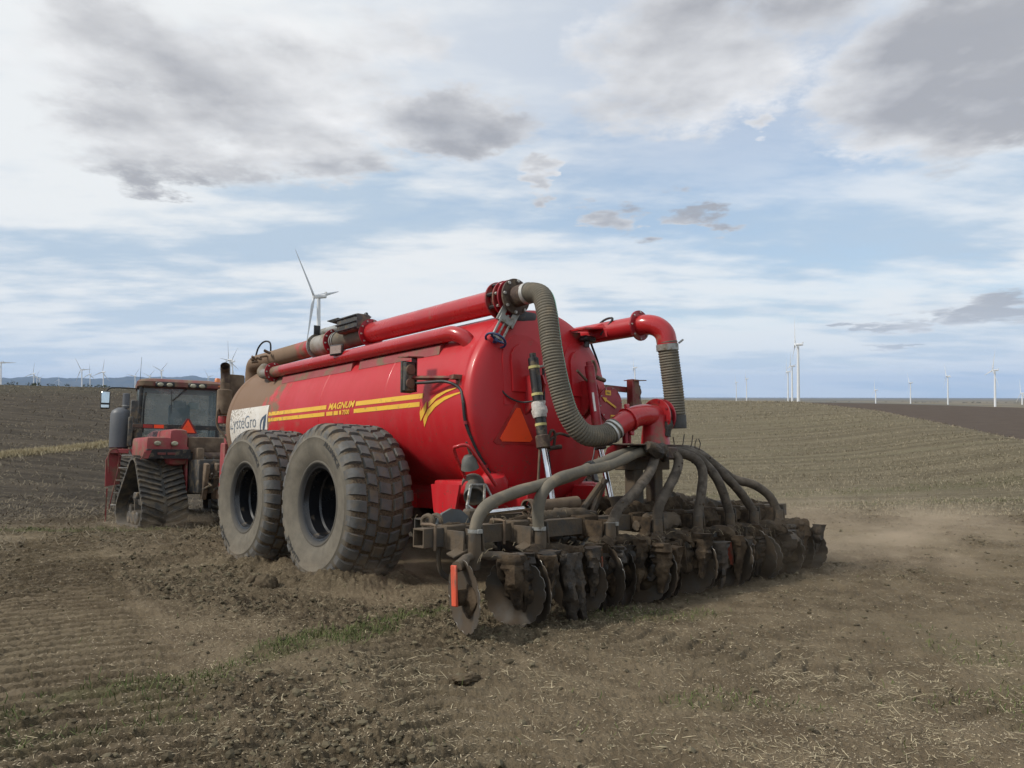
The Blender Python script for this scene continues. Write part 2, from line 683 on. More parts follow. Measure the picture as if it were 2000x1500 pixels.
def ground_z(x, y, with_detail=True):
    x, y = np.asarray(x, float), np.asarray(y, float)
    z = base_z(x, y)
    if with_detail:
        z = z + detail_z(x, y, np.hypot(x, y))[0]
    return z


def np_mesh(name, V, F, mat_, parent=None, smooth=False, attrs=None):
    """V (n,3), F (m,k)"""
    me = bpy.data.meshes.new(name)
    me.vertices.add(len(V))
    me.vertices.foreach_set('co', np.ascontiguousarray(V, dtype=np.float32).ravel())
    k = F.shape[1]
    me.loops.add(F.size)
    me.loops.foreach_set('vertex_index', np.ascontiguousarray(F, dtype=np.int32).ravel())
    me.polygons.add(len(F))
    me.polygons.foreach_set('loop_start', np.arange(0, F.size, k, dtype=np.int32))
    me.polygons.foreach_set('use_smooth', np.full(len(F), smooth))
    for an, av in (attrs or {}).items():
        at = me.attributes.new(an, 'FLOAT', 'POINT')
        at.data.foreach_set('value', np.ascontiguousarray(av, dtype=np.float32).ravel())
    me.update(calc_edges=True)
    me.materials.append(mat_)
    o = bpy.data.objects.new(name, me)
    COL.objects.link(o)
    if parent is not None:
        o.parent = parent
    return o


# patches of green growth and straw litter, in world metres (centre, half axes, turn, strength)
def ell(x, y, cx, cy, ra, rb, ang):
    c, s = math.cos(ang), math.sin(ang)
    u, v = ((x - cx) * c + (y - cy) * s) / ra, (-(x - cx) * s + (y - cy) * c) / rb
    return np.sqrt(u * u + v * v)


GREEN = [(-2.15, 4.55, .75, .26, rad(50), .75), (-2.75, 3.75, .55, .28, rad(35), .5), (-1.30, 5.80, 1.15, .30, rad(57), 1.0), (-.80, 6.55, .55, .24, rad(52), 1.0), (-8.6, 14.6, 2.6, .55, rad(12), .9), (-2.0, 4.3, .5, .22, rad(40), .45),
         (2.9, 4.3, .8, .4, rad(20), .30), (3.3, 5.3, .4, .7, rad(10), .30), (11, 24.5, 11, .8, rad(4), .55), (14, 28.5, 12, 1.0, rad(3), .45), (1.1, 6.6, .7, .25, rad(10), .40), (-2.2, 3.6, .6, .2, rad(30), .35), (1.3, 4.3, .5, .2, 0, .25)]


def green_at(x, y):
    g = np.zeros_like(x)
    for cx, cy, ra, rb, an, k in GREEN:
        g = np.maximum(g, k * sstep(1.3, .5, ell(x, y, cx, cy, ra, rb, an) + 1.5 * (fbm(x * 2.6, y * 2.6, 91, 3) - .5)))
    return g


def field_masks(x, y):
    """the stubble of the right-hand field and the dark tilled field on the left"""
    r = np.hypot(x, y)
    az = np.degrees(np.arctan2(x, y))
    a, b = to_ab(x, y)
    stub = sstep(-14, -6, az) * sstep(17.5, 23.5, y + .8 * (fbm(x * .4, y * .4, 77, 3) - .5) * 6)
    left = sstep(-6, -14, az) * sstep(15, 24, r)
    return stub, left


def make_ground():
    # finer where the picture looks closely, coarser round the back and far away
    azs = np.radians(np.concatenate([np.linspace(-180, -48, 60)[:-1], np.linspace(-48, -40, 30)[:-1], np.linspace(-40, 40, 830)[:-1], np.linspace(40, 48, 30)[:-1], np.linspace(48, 180, 61)[:-1]]))
    rs = np.concatenate([[0.02, .5, 1.0, 1.6], np.geomspace(2.1, 26, 500), np.geomspace(26.4, 130, 110), np.geomspace(134, 40000, 70)])
    A, R = np.meshgrid(azs, rs)
    X, Y = R * np.sin(A), R * np.cos(A)
    bz = base_z(X, Y)
    dz, loose, prints = detail_z(X, Y, R)
    stub, left = field_masks(X, Y)
    V = np.stack([X, Y, bz + dz], -1).reshape(-1, 3)
    nr, na = A.shape
    i, j = np.meshgrid(np.arange(nr - 1), np.arange(na), indexing='ij')
    j2 = (j + 1) % na
    F = np.stack([i * na + j, i * na + j2, (i + 1) * na + j2, (i + 1) * na + j], -1).reshape(-1, 4)[:, ::-1]
    g = np_mesh('ground', V, F, ground_mat(), smooth=True, attrs={'loose': loose, 'prints': prints, 'stub': stub, 'left': left, 'green': green_at(X, Y) * sstep(60, 30, R)})
    return tag(g, 'brown tilled field soil with clods, straw litter and lug prints', kind='structure')


def ground_mat():
    m = bpy.data.materials.new('soil')
    m.use_nodes = True
    t = m.node_tree
    nt = NT(t)
    b = t.nodes['Principled BSDF']
    geo = nt.new('ShaderNodeNewGeometry')
    P = E(nt, geo.outputs['Position'])
    at = {}
    for k in ('loose', 'prints', 'stub', 'left', 'green'):
        n = nt.new('ShaderNodeAttribute', attribute_name=k)
        at[k] = E(nt, n.outputs['Fac'])
    x, y, z = nt.sep(P)
    r = nt.math('SQRT', x * x + y * y)
    big = nt.noise(P, .35, 3, .6, dim='2D')
    mid = nt.noise(P, 2.5, 4, .65, dim='2D')
    fine = nt.noise(P, 22, 4, .7)
    c = nt.mix(nt.mapr(mid, .3, .7), (0.137, 0.104, 0.066), (0.212, 0.166, 0.108))
    c = nt.mix(nt.mapr(big, .4, .65) * .6, c, (0.228, 0.182, 0.118))
    c = nt.mix(at['loose'] * nt.mapr(fine, .3, .6, 0, .75), c, (0.062, 0.047, 0.029))
    c = nt.mix(nt.mapr(fine, .58, .74) * .65, c, (0.27, 0.225, 0.148))
    c = nt.mix(at['prints'] * .12, c, (0.110, 0.088, 0.057))
    # fields further off: stubble rows on the right, darker tilth on the left
    rowv = nt.vec(x * .045, y * .9 + x * .06, 0.0)
    rows = nt.noise(rowv, 1.4, 4, .65, dim='2D')
    speck = nt.noise(nt.vec(x * 1.1, y * 2.6, 0.0), 3.0, 3, .75, dim='2D')
    sc = nt.mix(nt.mapr(rows, .35, .65), (0.112, 0.092, 0.059), (0.165, 0.139, 0.091))
    sc = nt.mix(nt.mapr(nt.noise(rowv, .7, 2, .5, dim='2D'), .5, .7) * .22, sc, (0.118, 0.110, 0.060))
    sc = nt.mix(nt.mapr(speck, .56, .70) * .40, sc, (0.30, 0.26, 0.17))
    c = nt.mix(at['stub'] * nt.mapr(r, 16, 24), c, sc)
    lrow = nt.noise(nt.vec(x * .10 - y * .05, y * .7 + x * .25, 0.0), 1.6, 4, .65, dim='2D')
    lc = nt.mix(nt.mapr(lrow, .35, .65), (0.038, 0.030, 0.021), (0.073, 0.058, 0.041))
    lc = nt.mix(nt.mapr(speck, .60, .72) * .45, lc, (0.20, 0.165, 0.115))
    lc = nt.mix(nt.mapr(r, 95, 125) * .45, lc, (0.065, 0.060, 0.036))
    c = nt.mix(at['left'], c, lc)
    c = nt.mix(at['green'] * nt.mapr(mid, .25, .6) * .65, c, (0.075, 0.085, 0.030))
    # dark brown neighbour field beyond the crest, then the straw-coloured plain
    far = nt.noise(nt.vec(x * .0035, y * .0007, 0.0), 1.0, 3, .6, dim='2D')
    fcol = nt.mix(nt.mapr(far, .4, .6), (0.20, 0.165, 0.11), (0.115, 0.105, 0.075))
    dk = nt.mapr(r, 78, 100) * nt.mapr(nt.math('ARCTAN2', x, y), .30, .40)
    c = nt.mix(dk, c, nt.mix(nt.mapr(big, .3, .7), (0.078, 0.058, 0.045), (0.092, 0.070, 0.054)))
    c = nt.mix(nt.mapr(r, 245, 330), c, fcol)
    nt.put(b.inputs['Base Color'], c)
    b.inputs['Roughness'].default_value = .95
    b.inputs['Specular IOR Level'].default_value = .15
    bn = nt.new('ShaderNodeBump')
    bn.inputs['Strength'].default_value = .9
    bn.inputs['Distance'].default_value = .035
    nt.put(bn.inputs['Height'], nt.noise(P, 45, 4, .75))
    t.links.new(bn.outputs[0], b.inputs['Normal'])
    return m


ground = make_ground()


# ------------------------------------------------------------------ far hills
def make_mountains():
    azd = np.linspace(-60, 6, 420)
    el = np.interp(azd, [-60, -45, -38, -34.7, -31.5, -29, -26.4, -24.3, -22.5, -19, -14, -8, -2, 6], [30, 40, 43, 42, 42, 40, 45, 49, 46, 40, 30, 18, 8, 3]) / 1757.
    rows = [(0.0, 15500), (.35, 18500), (.62, 21500), (1.0, 25000), (.5, 28500)]
    V, dep = [], []
    nz = np.linspace(0, 1, 24)
    for k in nz:
        R = 15000 + 12000 * k
        prof = sstep(0, .82, k) * (1 if k < .84 else 1 - .5 * (k - .84) / .16)
        rid = (fbm(azd * .55 + 9, np.full_like(azd, k * 5.0), 5, 5, .55) - .5)
        h = el * 25000 * prof * (1 + .5 * rid * sstep(0, .5, k) * (1 - sstep(.55, .9, k))) + rid * 260 * prof * (1 - prof)+ (fbm(azd * 1.2, azd * 0 + 3, 8, 4) - .5) * 150 * prof - 130
        a = np.radians(azd)
        V.append(np.stack([np.sin(a) * R, np.cos(a) * R, h], -1))
    V = np.array(V)
    nr, na = V.shape[:2]
    i, j = np.meshgrid(np.arange(nr - 1), np.arange(na - 1), indexing='ij')
    F = np.stack([i * na + j, i * na + j + 1, (i + 1) * na + j + 1, (i + 1) * na + j], -1).reshape(-1, 4)[:, ::-1]
    m = mat('far_hill', (0.050, 0.052, 0.042), .95, col2=(.085, .078, .060), scale=.0012, spec=.1)
    return tag(np_mesh('mountains', V.reshape(-1, 3), F, m, smooth=True), 'low hazy blue mountain ridge beyond the left field', kind='structure')


make_mountains()


# ------------------------------------------------------------------ paints and bare materials of the machines
def front_dust(nt, P):      # road dust thrown over the front of the tank and along its crown
    x, y, z = nt.sep(P)
    return (nt.mapr(y, 3.0, 6.6, 0, .42) + nt.mapr(y, 4.7, 6.2, 0, .20)) * nt.mapr(z, 1.2, 2.6, .70, 1.0) + nt.mapr(z, 1.2, .85, 0, .10)


RED = (0.50, 0.016, 0.022)
M_TANK = mat('tank_red', RED, .40, col2=(.46, .015, .021), scale=1.2, dirt=DUST, dirt_amt=-.08, dirt_scale=2.2, extra=front_dust, bump=.06, bump_scale=5, coat=.08, spec=.4, specks=.5)
M_RED = mat('machine_red', (.42, .018, .022), .38, col2=(.34, .018, .022), scale=3, dirt=DUST, dirt_amt=.22, dirt_scale=3.5, coat=.2)
M_PIPE = mat('pipe_red', (.43, .018, .020), .30, col2=(.38, .016, .02), scale=3, dirt=DUST, dirt_amt=.02, dirt_scale=2.5, coat=.3,
             extra=lambda nt, P: nt.mapr(nt.sep(P)[1], 4.3, 5.9, 0, .50))
M_FLANGE = mat('flange_red', (.33, .012, .022), .42, scale=5, dirt=DUST, dirt_amt=.15)
M_FADED = mat('faded_red', (.32, .055, .055), .5, col2=(.26, .042, .044), scale=2.5, dirt=DUST, dirt_amt=.30, dirt_scale=3)
M_DARKRED = mat('dark_red', (.20, .02, .02), .55, scale=4, dirt=DUST, dirt_amt=.42, dirt_scale=5)  # deeper red paint under a heavy patchy coat of dust
M_BROWN = mat('rusty_brown', (.085, .050, .036), .7, col2=(.055, .036, .028), scale=9, dirt=DUST, dirt_amt=.3, dirt_scale=8)
M_DUSTY = mat('dust_brown', (.20, .145, .095), .85, col2=(.13, .09, .06), scale=4, dirt=(.10, .07, .05), dirt_amt=.3)
M_YELLOW = mat('decal_yellow', (.80, .48, .03), .45, col2=(.72, .40, .04), scale=2, dirt=DUST, dirt_amt=.12, dirt_scale=9,
               extra=lambda nt, P: nt.mapr(nt.sep(P)[1], 3.4, 5.2, 0, .10))
M_PANEL = mat('dusty_white', (.70, .67, .62), .6, col2=(.62, .58, .52), scale=5, dirt=DUST, dirt_amt=.06, dirt_scale=26,
              extra=lambda nt, P: nt.mapr(nt.sep(P)[1], 5.2, 6.6, 0, .14) * nt.mapr(nt.sep(P)[2], 1.6, 2.15, .1, 1.0))
M_LETTER = mat('decal_slate', (.16, .19, .23), .6, scale=6, dirt=(.42, .34, .25), dirt_amt=.10, dirt_scale=22,
               extra=lambda nt, P: nt.mapr(nt.sep(P)[1], 5.4, 6.6, 0, .05))
M_NAVY = mat('decal_navy', (.06, .09, .14), .5, scale=6)
M_DECALRED = mat('decal_edge', (.42, .05, .05), .5, scale=6)
M_ORANGE = mat('fluorescent_orange', (1.0, .085, .015), .5, col2=(.95, .075, .015), scale=3, dirt=DUST, dirt_amt=.02, dirt_scale=12)
M_RUBBER = mat('black_rubber', (.022, .022, .023), .6, scale=8, dirt=DUST, dirt_amt=.12, dirt_scale=9)
M_HOSE = mat('ribbed_hose', (.150, .130, .095), .75, col2=(.12, .105, .08), scale=5, dirt=(.22, .175, .12), dirt_amt=.25, dirt_scale=6)
M_MUDHOSE = mat('muddy_hose', (.115, .092, .068), .8, col2=(.07, .056, .042), scale=9, dirt=(.045, .034, .024), dirt_amt=.30, dirt_scale=7, bump=.35, bump_scale=40)
M_STEEL = mat('galvanised_steel', (.36, .36, .34), .5, metal=.5, col2=(.26, .26, .24), scale=9, dirt=DUST, dirt_amt=.3, dirt_scale=9)
M_CHROME = mat('chrome_rod', (.85, .85, .86), .12, metal=1.0, scale=5)
M_BOLT = mat('bolt_steel', (.50, .48, .44), .5, metal=.4, scale=20)
M_BLACK = mat('black_paint', (.020, .020, .021), .42, scale=6, dirt=DUST, dirt_amt=.20, dirt_scale=7)
M_BLACKDUST = mat('dusty_black', (.060, .058, .055), .65, scale=6, dirt=DUST, dirt_amt=.34, dirt_scale=7)
M_BLUE = mat('handwheel_blue', (.022, .050, .15), .42, scale=8, dirt=DUST, dirt_amt=.2, dirt_scale=16)
M_TAPE = mat('white_tape', (.66, .63, .58), .7, col2=(.45, .42, .38), scale=24, bump=.8, bump_scale=50)
M_YTAPE = mat('yellow_tape', (.62, .55, .22), .6, scale=20)
M_IRON = mat('muddy_iron', (.060, .055, .048), .72, col2=(.055, .050, .045), scale=6, dirt=(.110, .081, .053), dirt_amt=.62, dirt_scale=5, bump=.5, bump_scale=30)
M_DISC = mat('disc_steel', (.072, .062, .050), .62, metal=.15, col2=(.048, .040, .033), scale=5, dirt=(.082, .060, .040), dirt_amt=.60, dirt_scale=6)
M_EDGE = mat('worn_edge', (.40, .38, .35), .4, metal=.8, scale=7, dirt=(.10, .075, .05), dirt_amt=.45, dirt_scale=5)
M_MUD = mat('caked_mud', (.092, .066, .042), .95, col2=(.050, .035, .023), scale=9, dirt=(.018, .016, .014), dirt_amt=.25, dirt_scale=3, bump=1.0, bump_scale=28, spec=.2)
M_BLACKMUD = mat('wet_black_mud', (.020, .017, .014), .6, col2=(.045, .034, .024), scale=7, dirt=(.10, .073, .048), dirt_amt=.30, dirt_scale=6, bump=1.0, bump_scale=30)
M_ORPAINT = mat('worn_orange', (.50, .075, .035), .6, col2=(.34, .06, .035), scale=12, dirt=(.13, .095, .064), dirt_amt=.42, dirt_scale=9, stretch=(1, 1, .35))
M_LENS = mat('brown_lens', (.16, .085, .055), .45, scale=9, dirt=DUST, dirt_amt=.3)
M_LAMP = mat('lamp_glass', (.42, .40, .28), .25, scale=14, dirt=DUST, dirt_amt=.25, coat=.4)
M_AMBER = mat('amber_lens', (.75, .20, .03), .35, scale=9, coat=.4)
M_GREY = mat('grey_plastic', (.105, .110, .120), .55, col2=(.075, .08, .088), scale=2, dirt=(.21, .20, .18), dirt_amt=.28, dirt_scale=2)
M_WHITE = mat('white_print', (.75, .74, .72), .5, scale=6)
M_GREENLINE = mat('green_stripe', (.35, .62, .48), .6, scale=14, dirt=DUST, dirt_amt=.3)
M_TRACK = mat('track_rubber', (.070, .066, .060), .75, col2=(.050, .047, .043), scale=8, dirt=(.150, .120, .082), dirt_amt=.40, dirt_scale=5)
M_TYRELUG = mat('tyre_lug', (.115, .112, .106), .75, col2=(.085, .083, .078), scale=8, dirt=(.165, .127, .085), dirt_amt=.30, dirt_scale=4.5, bump=.3, bump_scale=40)
M_RIM = mat('rim_black', (.012, .013, .016), .32, scale=6, dirt=DUST, dirt_amt=.06, dirt_scale=5)
M_SIDETEXT = mat('tyre_letter', (.040, .038, .036), .7, scale=8)


def tyre_mat():
    m = bpy.data.materials.new('tyre_rubber')
    m.use_nodes = True
    t = m.node_tree
    nt = NT(t)
    b = t.nodes['Principled BSDF']
    tc = nt.new('ShaderNodeTexCoord')
    P = E(nt, tc.outputs['Object'])
    x, y, z = nt.sep(P)
    r = nt.math('SQRT', y * y + z * z)
    n = nt.noise(P, 5, 6, .65)
    f = nt.noise(P, 45, 6, .7)
    c = nt.mix(nt.mapr(n, .3, .7), (.112, .100, .080), (.168, .148, .116))
    c = nt.mix(nt.mapr(r, .52, .42), c, (.045, .045, .046))
    soil = nt.mix(nt.mapr(f, .35, .65), (.060, .043, .029), (.155, .115, .075))
    tread = nt.mapr(r + (n - .5) * .06, .80, .86)
    c = nt.mix(tread, c, soil)
    nt.put(b.inputs['Base Color'], c)
    b.inputs['Roughness'].default_value = .82
    b.inputs['Specular IOR Level'].default_value = .3
    bn = nt.new('ShaderNodeBump')
    bn.inputs['Strength'].default_value = .55
    bn.inputs['Distance'].default_value = .012
    nt.put(bn.inputs['Height'], f * tread + n * .35)
    t.links.new(bn.outputs[0], b.inputs['Normal'])
    return m


M_TYRE = tyre_mat()


def glass_mat(name, tint, rough=.06, alpha=.35):
    m = bpy.data.materials.new(name)
    m.use_nodes = True
    t = m.node_tree
    nt = NT(t)
    b = t.nodes['Principled BSDF']
    tc = nt.new('ShaderNodeTexCoord')
    P = E(nt, tc.outputs['Object'])
    d = nt.mapr(nt.noise(P, 2.4, 6, .65), .42, .72)
    nt.put(b.inputs['Base Color'], nt.mix(d, tint, (.30, .30, .27)))
    nt.put(b.inputs['Alpha'], d * .35 + alpha)
    nt.put(b.inputs['Roughness'], d * .4 + rough)
    return m


M_GLASS = glass_mat('cab_glass', (.26, .34, .35), .04, .36)


# ------------------------------------------------------------------ wheels of the tanker
TYRE_HALF = [(.40, -.29), (.425, -.325), (.452, -.346), (.466, -.364), (.478, -.366), (.490, -.358), (.53, -.378), (.60, -.405), (.68, -.418), (.745, -.416), (.755, -.421), (.765, -.413), (.82, -.395),
             (.862, -.362), (.882, -.315), (.890, -.22), (.896, -.10), (.898, 0)]
TYRE_PROF = TYRE_HALF + [(r, -x) for r, x in reversed(TYRE_HALF[:-1])]
HUB_Z = .865


def side_x(r):
    return np.interp(r, [q[0] for q in TYRE_HALF[:15]], [q[1] for q in TYRE_HALF[:15]])


def crown_r(x):
    h = TYRE_HALF[11:]
    return float(np.interp(-abs(x), [q[1] for q in h], [q[0] for q in h]))


def squash(v):
    """the tyre sits flat on the soil and bulges"""
    x, y, z = v
    lim = -.872
    if z < -.55:
        k = (-.55 - z) / .35
        x *= 1 + .07 * min(1, k) ** 2
    if z < lim:
        z = lim + (z - lim) * .15
    return (x, y, z)


def make_wheel():
    root = empty('wheel')
    tb = MB().lathe(TYRE_PROF, (0, 0, 0), (1, 0, 0), 96)
    # lathe profile heights run along x already
    tb.v = [squash(q) for q in tb.v]
    tb.build('tyre', M_TYRE, root, 60)
    lug = MB()
    rnd = random.Random(3)

    def surf(x, an, lift):
        r = crown_r(x) + lift
        if abs(x) > .40:
            r = min(r, .80)
        return squash((x, r * math.cos(an), r * math.sin(an)))

    def block(x0, x1, a0, a1, sk, h, n=4, ta=.012):
        """raised lug between x0..x1 and angles a0..a1, sheared by sk radians"""
        vs = []
        for ring in range(2):
            li, ins = (-.012, 0.0) if ring == 0 else (h, ta)
            for i in range(n):
                u = i / (n - 1)
                x = x0 + (x1 - x0) * u
                x = min(max(x, min(x0, x1) + (ins if True else 0)), max(x0, x1) - ins)
                for s in (0, 1):
                    an = (a0 if s == 0 else a1) + sk * (u - .5) + (ins / .9) * (1 if s == 0 else -1)
                    vs.append(surf(x, an, li))
        fs = []
        N = 2 * n
        for i in range(n - 1):
            fs.append((N + 2 * i, N + 2 * i + 1, N + 2 * i + 3, N + 2 * i + 2))
            fs.append((2 * i, 2 * i + 2, N + 2 * i + 2, N + 2 * i))
            fs.append((2 * i + 1, N + 2 * i + 1, N + 2 * i + 3, 2 * i + 3))
        fs.append((0, N, N + 1, 1))
        fs.append((2 * n - 2, 2 * n - 1, N + 2 * n - 1, N + 2 * n - 2))
        lug.add(vs, fs, False)

    n = 31
    pit = 2 * math.pi / n
    for i in range(n):
        for sd in (-1, 1):
            o = pit * i + (pit * .5 if sd > 0 else 0)
            j = lambda k=.012: (rnd.random() - .5) * k
            block(sd * .412, sd * .235, o + pit * .12 + j(), o + pit * .84 + j(), .03, .034 + j(.010), 5)
            block(sd * .215, sd * .095, o + pit * .55 + j(), o + pit * 1.33 + j(), .03, .026 + j(.010), 3)
        block(-.075, .075, pit * i + pit * .1 + j(), pit * i + pit * .84 + j(), .03, .024 + j(.010), 3)
    # make faces point outwards whatever side they are on
    lg = lug.build('tread', M_TYRELUG, root, 30)
    bm = bmesh.new(); bm.from_mesh(lg.data); bmesh.ops.recalc_face_normals(bm, faces=bm.faces); bm.to_mesh(lg.data); bm.free()
    # embossed maker's word, twice round the outer wall
    vs, fs = text_mesh('ALLIANCE', .085, 0, .003, 1.15)
    W = max(q[0] for q in vs)
    tx = MB()
    for mid in (rad(52), rad(232)):
        out = []
        for (q, w) in vs:
            rr = .70 + w
            an = mid - (q - W / 2) / .735
            out.append((float(side_x(rr)) - .0045, rr * -math.cos(an), rr * math.sin(an)))
        tx.add(out, fs, False)
    tx.build('lettering', M_SIDETEXT, root)
    rim = MB().lathe([(.415, -.30), (.432, -.318), (.425, -.33), (.405, -.325), (.392, -.29), (.375, -.27), (.372, -.14), (.355, -.12), (.350, .06), (.33, .10), (.12, .12), (.115, .05), (.0, .045)],
                     (0, 0, 0), (1, 0, 0), 64)
    rm = rim.build('rim', M_RIM, root, 30)
    nb = MB()
    for i in range(10):
        an = 2 * math.pi * i / 10
        c = (.06, .22 * math.cos(an), .22 * math.sin(an))
        nb.cyl(c, (.115, c[1], c[2]), .014, n=6)
    stuff(nb.build('lug_nuts', M_BLACKDUST, root))
    return root


# ------------------------------------------------------------------ the tanker
RIG = RW @ Matrix(((RV[0], TV[0], 0, OX), (RV[1], TV[1], 0, OY), (0, 0, 1, 0), (0, 0, 0, 1)))   # local x = right (b), y = forward (a), z = up
TR, TZ = 1.107, 1.99                      # tank radius and height of its axis


def on_tank(y, z, lift=.004, side=-1):
    d = z - TZ
    R = TR + lift
    return (side * math.sqrt(max(0, R * R - d * d)), y, z)


def flange(mb, p, ax, r, th=.022):
    p, ax = Vector(p), Vector(ax).normalized()
    mb.cyl(p - ax * th / 2, p + ax * th / 2, r, n=40, bev=.003)


def bolts(mb, p, ax, r, n, size=.013, h=.02, ph=0.0):
    p, ax = Vector(p), Vector(ax).normalized()
    u = ax.orthogonal().normalized()
    w = ax.cross(u)
    for i in range(n):
        a = 2 * math.pi * i / n + ph
        c = p + (u * math.cos(a) + w * math.sin(a)) * r
        mb.cyl(c - ax * h, c + ax * h, size, n=6)


def make_tanker():
    root = empty('slurry_tanker', RIG)
    tag(root, 'large red slurry tanker trailer with yellow stripes on four big tyres', 'tanker')
    # --- shell
    prof = []
    for i in range(13):                                   # rear head, dished
        q = i / 12
        prof.append((TR * .93 * q, -.24 + .155 * q * q))
    for i in range(1, 7):                                 # knuckle
        q = rad(15 * i)
        prof.append((TR * .93 + TR * .07 * math.sin(q), -.085 + .085 * (1 - math.cos(q)) + .01))
    prof += [(TR + .006, .03), (TR + .006, .05), (TR, .056), (TR, .12), (TR, 1.60), (TR, 1.638), (TR, 1.640), (TR + .0035, 1.644), (TR + .0035, 1.656), (TR, 1.660), (TR, 1.662), (TR, 1.70), (TR, 3.30), (TR, 3.338), (TR, 3.340), (TR + .0035, 3.344), (TR + .0035, 3.356), (TR, 3.360), (TR, 3.362), (TR, 3.40), (TR, 5.0), (TR, 5.028), (TR, 5.030), (TR + .004, 5.034), (TR + .004, 5.052), (TR, 5.056), (TR, 5.058), (TR, 5.10), (TR, 6.58), (TR, 6.618), (TR, 6.62), (TR + .008, 6.63), (TR + .008, 6.68)]
    for i in range(1, 7):
        q = rad(90 - 15 * i)
        prof.append((TR * .93 + TR * .07 * math.sin(q), 6.76 - .085 * (1 - math.cos(rad(90) - q)) + .05))
    for i in range(1, 10):
        q = 1 - i / 9
        prof.append((TR * .93 * q, 6.98 - .16 * q * q))
    tank = MB().lathe(prof, (0, 0, TZ), (0, 1, 0), 128).build('tank_shell', M_TANK, root, 50)

    # --- decals on the left side (real thin films lying on the shell)
    def film(name, poly_list, m, lift=.004, parent=tank, sub=.05):
        mb = MB()
        for (y0, y1, zb0, zb1, zt0, zt1) in poly_list:     # quad strip between two edges, y0 -> y1
            k = max(1, int(abs(y1 - y0) / .25))
            hz = max(1, int(abs(zt0 - zb0) / sub))
            vs = []
            for i in range(k + 1):
                u = i / k
                for j in range(hz + 1):
                    w = j / hz
                    z = (zb0 + (zb1 - zb0) * u) * (1 - w) + (zt0 + (zt1 - zt0) * u) * w
                    vs.append(on_tank(y0 + (y1 - y0) * u, z, lift))
            fs = [(i * (hz + 1) + j, i * (hz + 1) + j + 1, (i + 1) * (hz + 1) + j + 1, (i + 1) * (hz + 1) + j) for i in range(k) for j in range(hz)]
            mb.add(vs, fs, True)
        return mb.build(name, m, parent)

    def letters(name, body, y0, z0, size, m, sx=1.0, shear=0, bold=0, lift=.006, parent=tank):
        vs, fs = text_mesh(body, size, shear, bold, sx)
        return MB().add([on_tank(y0 - q, z0 + w, lift) for q, w in vs], fs, False).build(name, m, parent)

    U0, U1, L0, L1 = 2.060, 2.118, 1.968, 2.022
    film('stripe', [(5.02, 3.12, U0, U0, U1, U1)], M_YELLOW)
    film('stripe', [(5.02, 3.16, L0, L0, L1, L1)], M_YELLOW)
    film('stripe', [(2.32, .80, U0, U0, U1, U1)], M_YELLOW)
    film('stripe', [(2.36, .86, L0, L0, L1, L1)], M_YELLOW)
    for y0, y1 in ((3.11, 2.93), (2.90, 2.78), (2.75, 2.69)):
        film('stripe_dash', [(y0, y1, L0, L0, L1, L1)], M_YELLOW)
    # lightning stroke and swoosh at the rear end of the stripes
    film('stripe_stroke', [(.86, .79, 1.80, 2.10, 1.90, 2.118)], M_YELLOW, .0055)
    film('stripe_stroke', [(.85, .72, 1.80, 1.93, 1.90, 2.02)], M_YELLOW, .007)
    sw = [(.80, 1.73, 1.82), (.70, 1.85, 1.925), (.55, 1.945, 2.005), (.38, 2.01, 2.052), (.20, 2.052, 2.075), (.10, 2.068, 2.082)]
    film('stripe_swoosh', [(sw[i][0], sw[i + 1][0], sw[i][1], sw[i + 1][1], sw[i][2], sw[i + 1][2]) for i in range(5)], M_YELLOW, .0055)
    sw2 = [(q[0] - .02, q[1] + .105 - .05 * (.8 - q[0]), q[2] + .105 - .05 * (.8 - q[0]) - .015) for q in sw[1:5]]
    film('stripe_swoosh', [(sw2[i][0], sw2[i + 1][0], sw2[i][1], sw2[i + 1][1], sw2[i][2], sw2[i + 1][2]) for i in range(3)], M_YELLOW, .0065)
    letters('lettering', 'MAGNUM', 3.06, 2.050, .118, M_YELLOW, 1.32, .32, .004)
    letters('lettering', '7500', 2.66, 1.966, .082, M_YELLOW, 1.15, .12, .003)
    film('sign_panel', [(6.60, 5.06, 1.60, 1.66, 2.235, 2.235)], M_PANEL, .004)
    film('sign_panel_edge', [(6.60, 5.30, 1.545, 1.60, 1.60, 1.66)], M_DECALRED, .004)
    letters('lettering', 'LysteGro', 6.56, 1.90, .30, M_LETTER, .97, 0, -.002, .008)
    def patch(name, pts, m, lift):
        c = (sum(p[0] for p in pts) / len(pts), sum(p[1] for p in pts) / len(pts))
        vs = [on_tank(c[0], c[1], lift)] + [on_tank(p[0], p[1], lift) for p in pts]
        return MB().add(vs, [(0, k + 1, (k + 1) % len(pts) + 1) for k in range(len(pts))], False).build(name, m, tank)
    patch('leaf_emblem', [(5.325, 1.84), (5.335, 1.92), (5.31, 2.0), (5.25, 2.05), (5.17, 2.075), (5.10, 2.10), (5.105, 2.00), (5.125, 1.92), (5.17, 1.85), (5.23, 1.79), (5.215, 1.86), (5.225, 1.93), (5.245, 1.97), (5.27, 1.93), (5.285, 1.88)], M_NAVY, .0075)
    patch('leaf_vein', [(5.275, 1.80), (5.285, 1.86), (5.27, 1.93), (5.23, 1.99), (5.175, 2.03), (5.20, 1.96), (5.215, 1.90), (5.235, 1.84)], M_PANEL, .0100)
    film('caution_label', [(6.55, 6.42, 1.43, 1.43, 1.53, 1.53)], M_YELLOW, .004)

    # --- long discharge pipe on the crown, valve set, forward pipe
    PX, PZ = -.50, TZ + 1.185
    up = MB().cyl((PX, .16, PZ), (PX, 2.98, PZ), .142, n=40).build('discharge_pipe', M_PIPE, root)
    fl, bl, dk = MB(), MB(), MB()
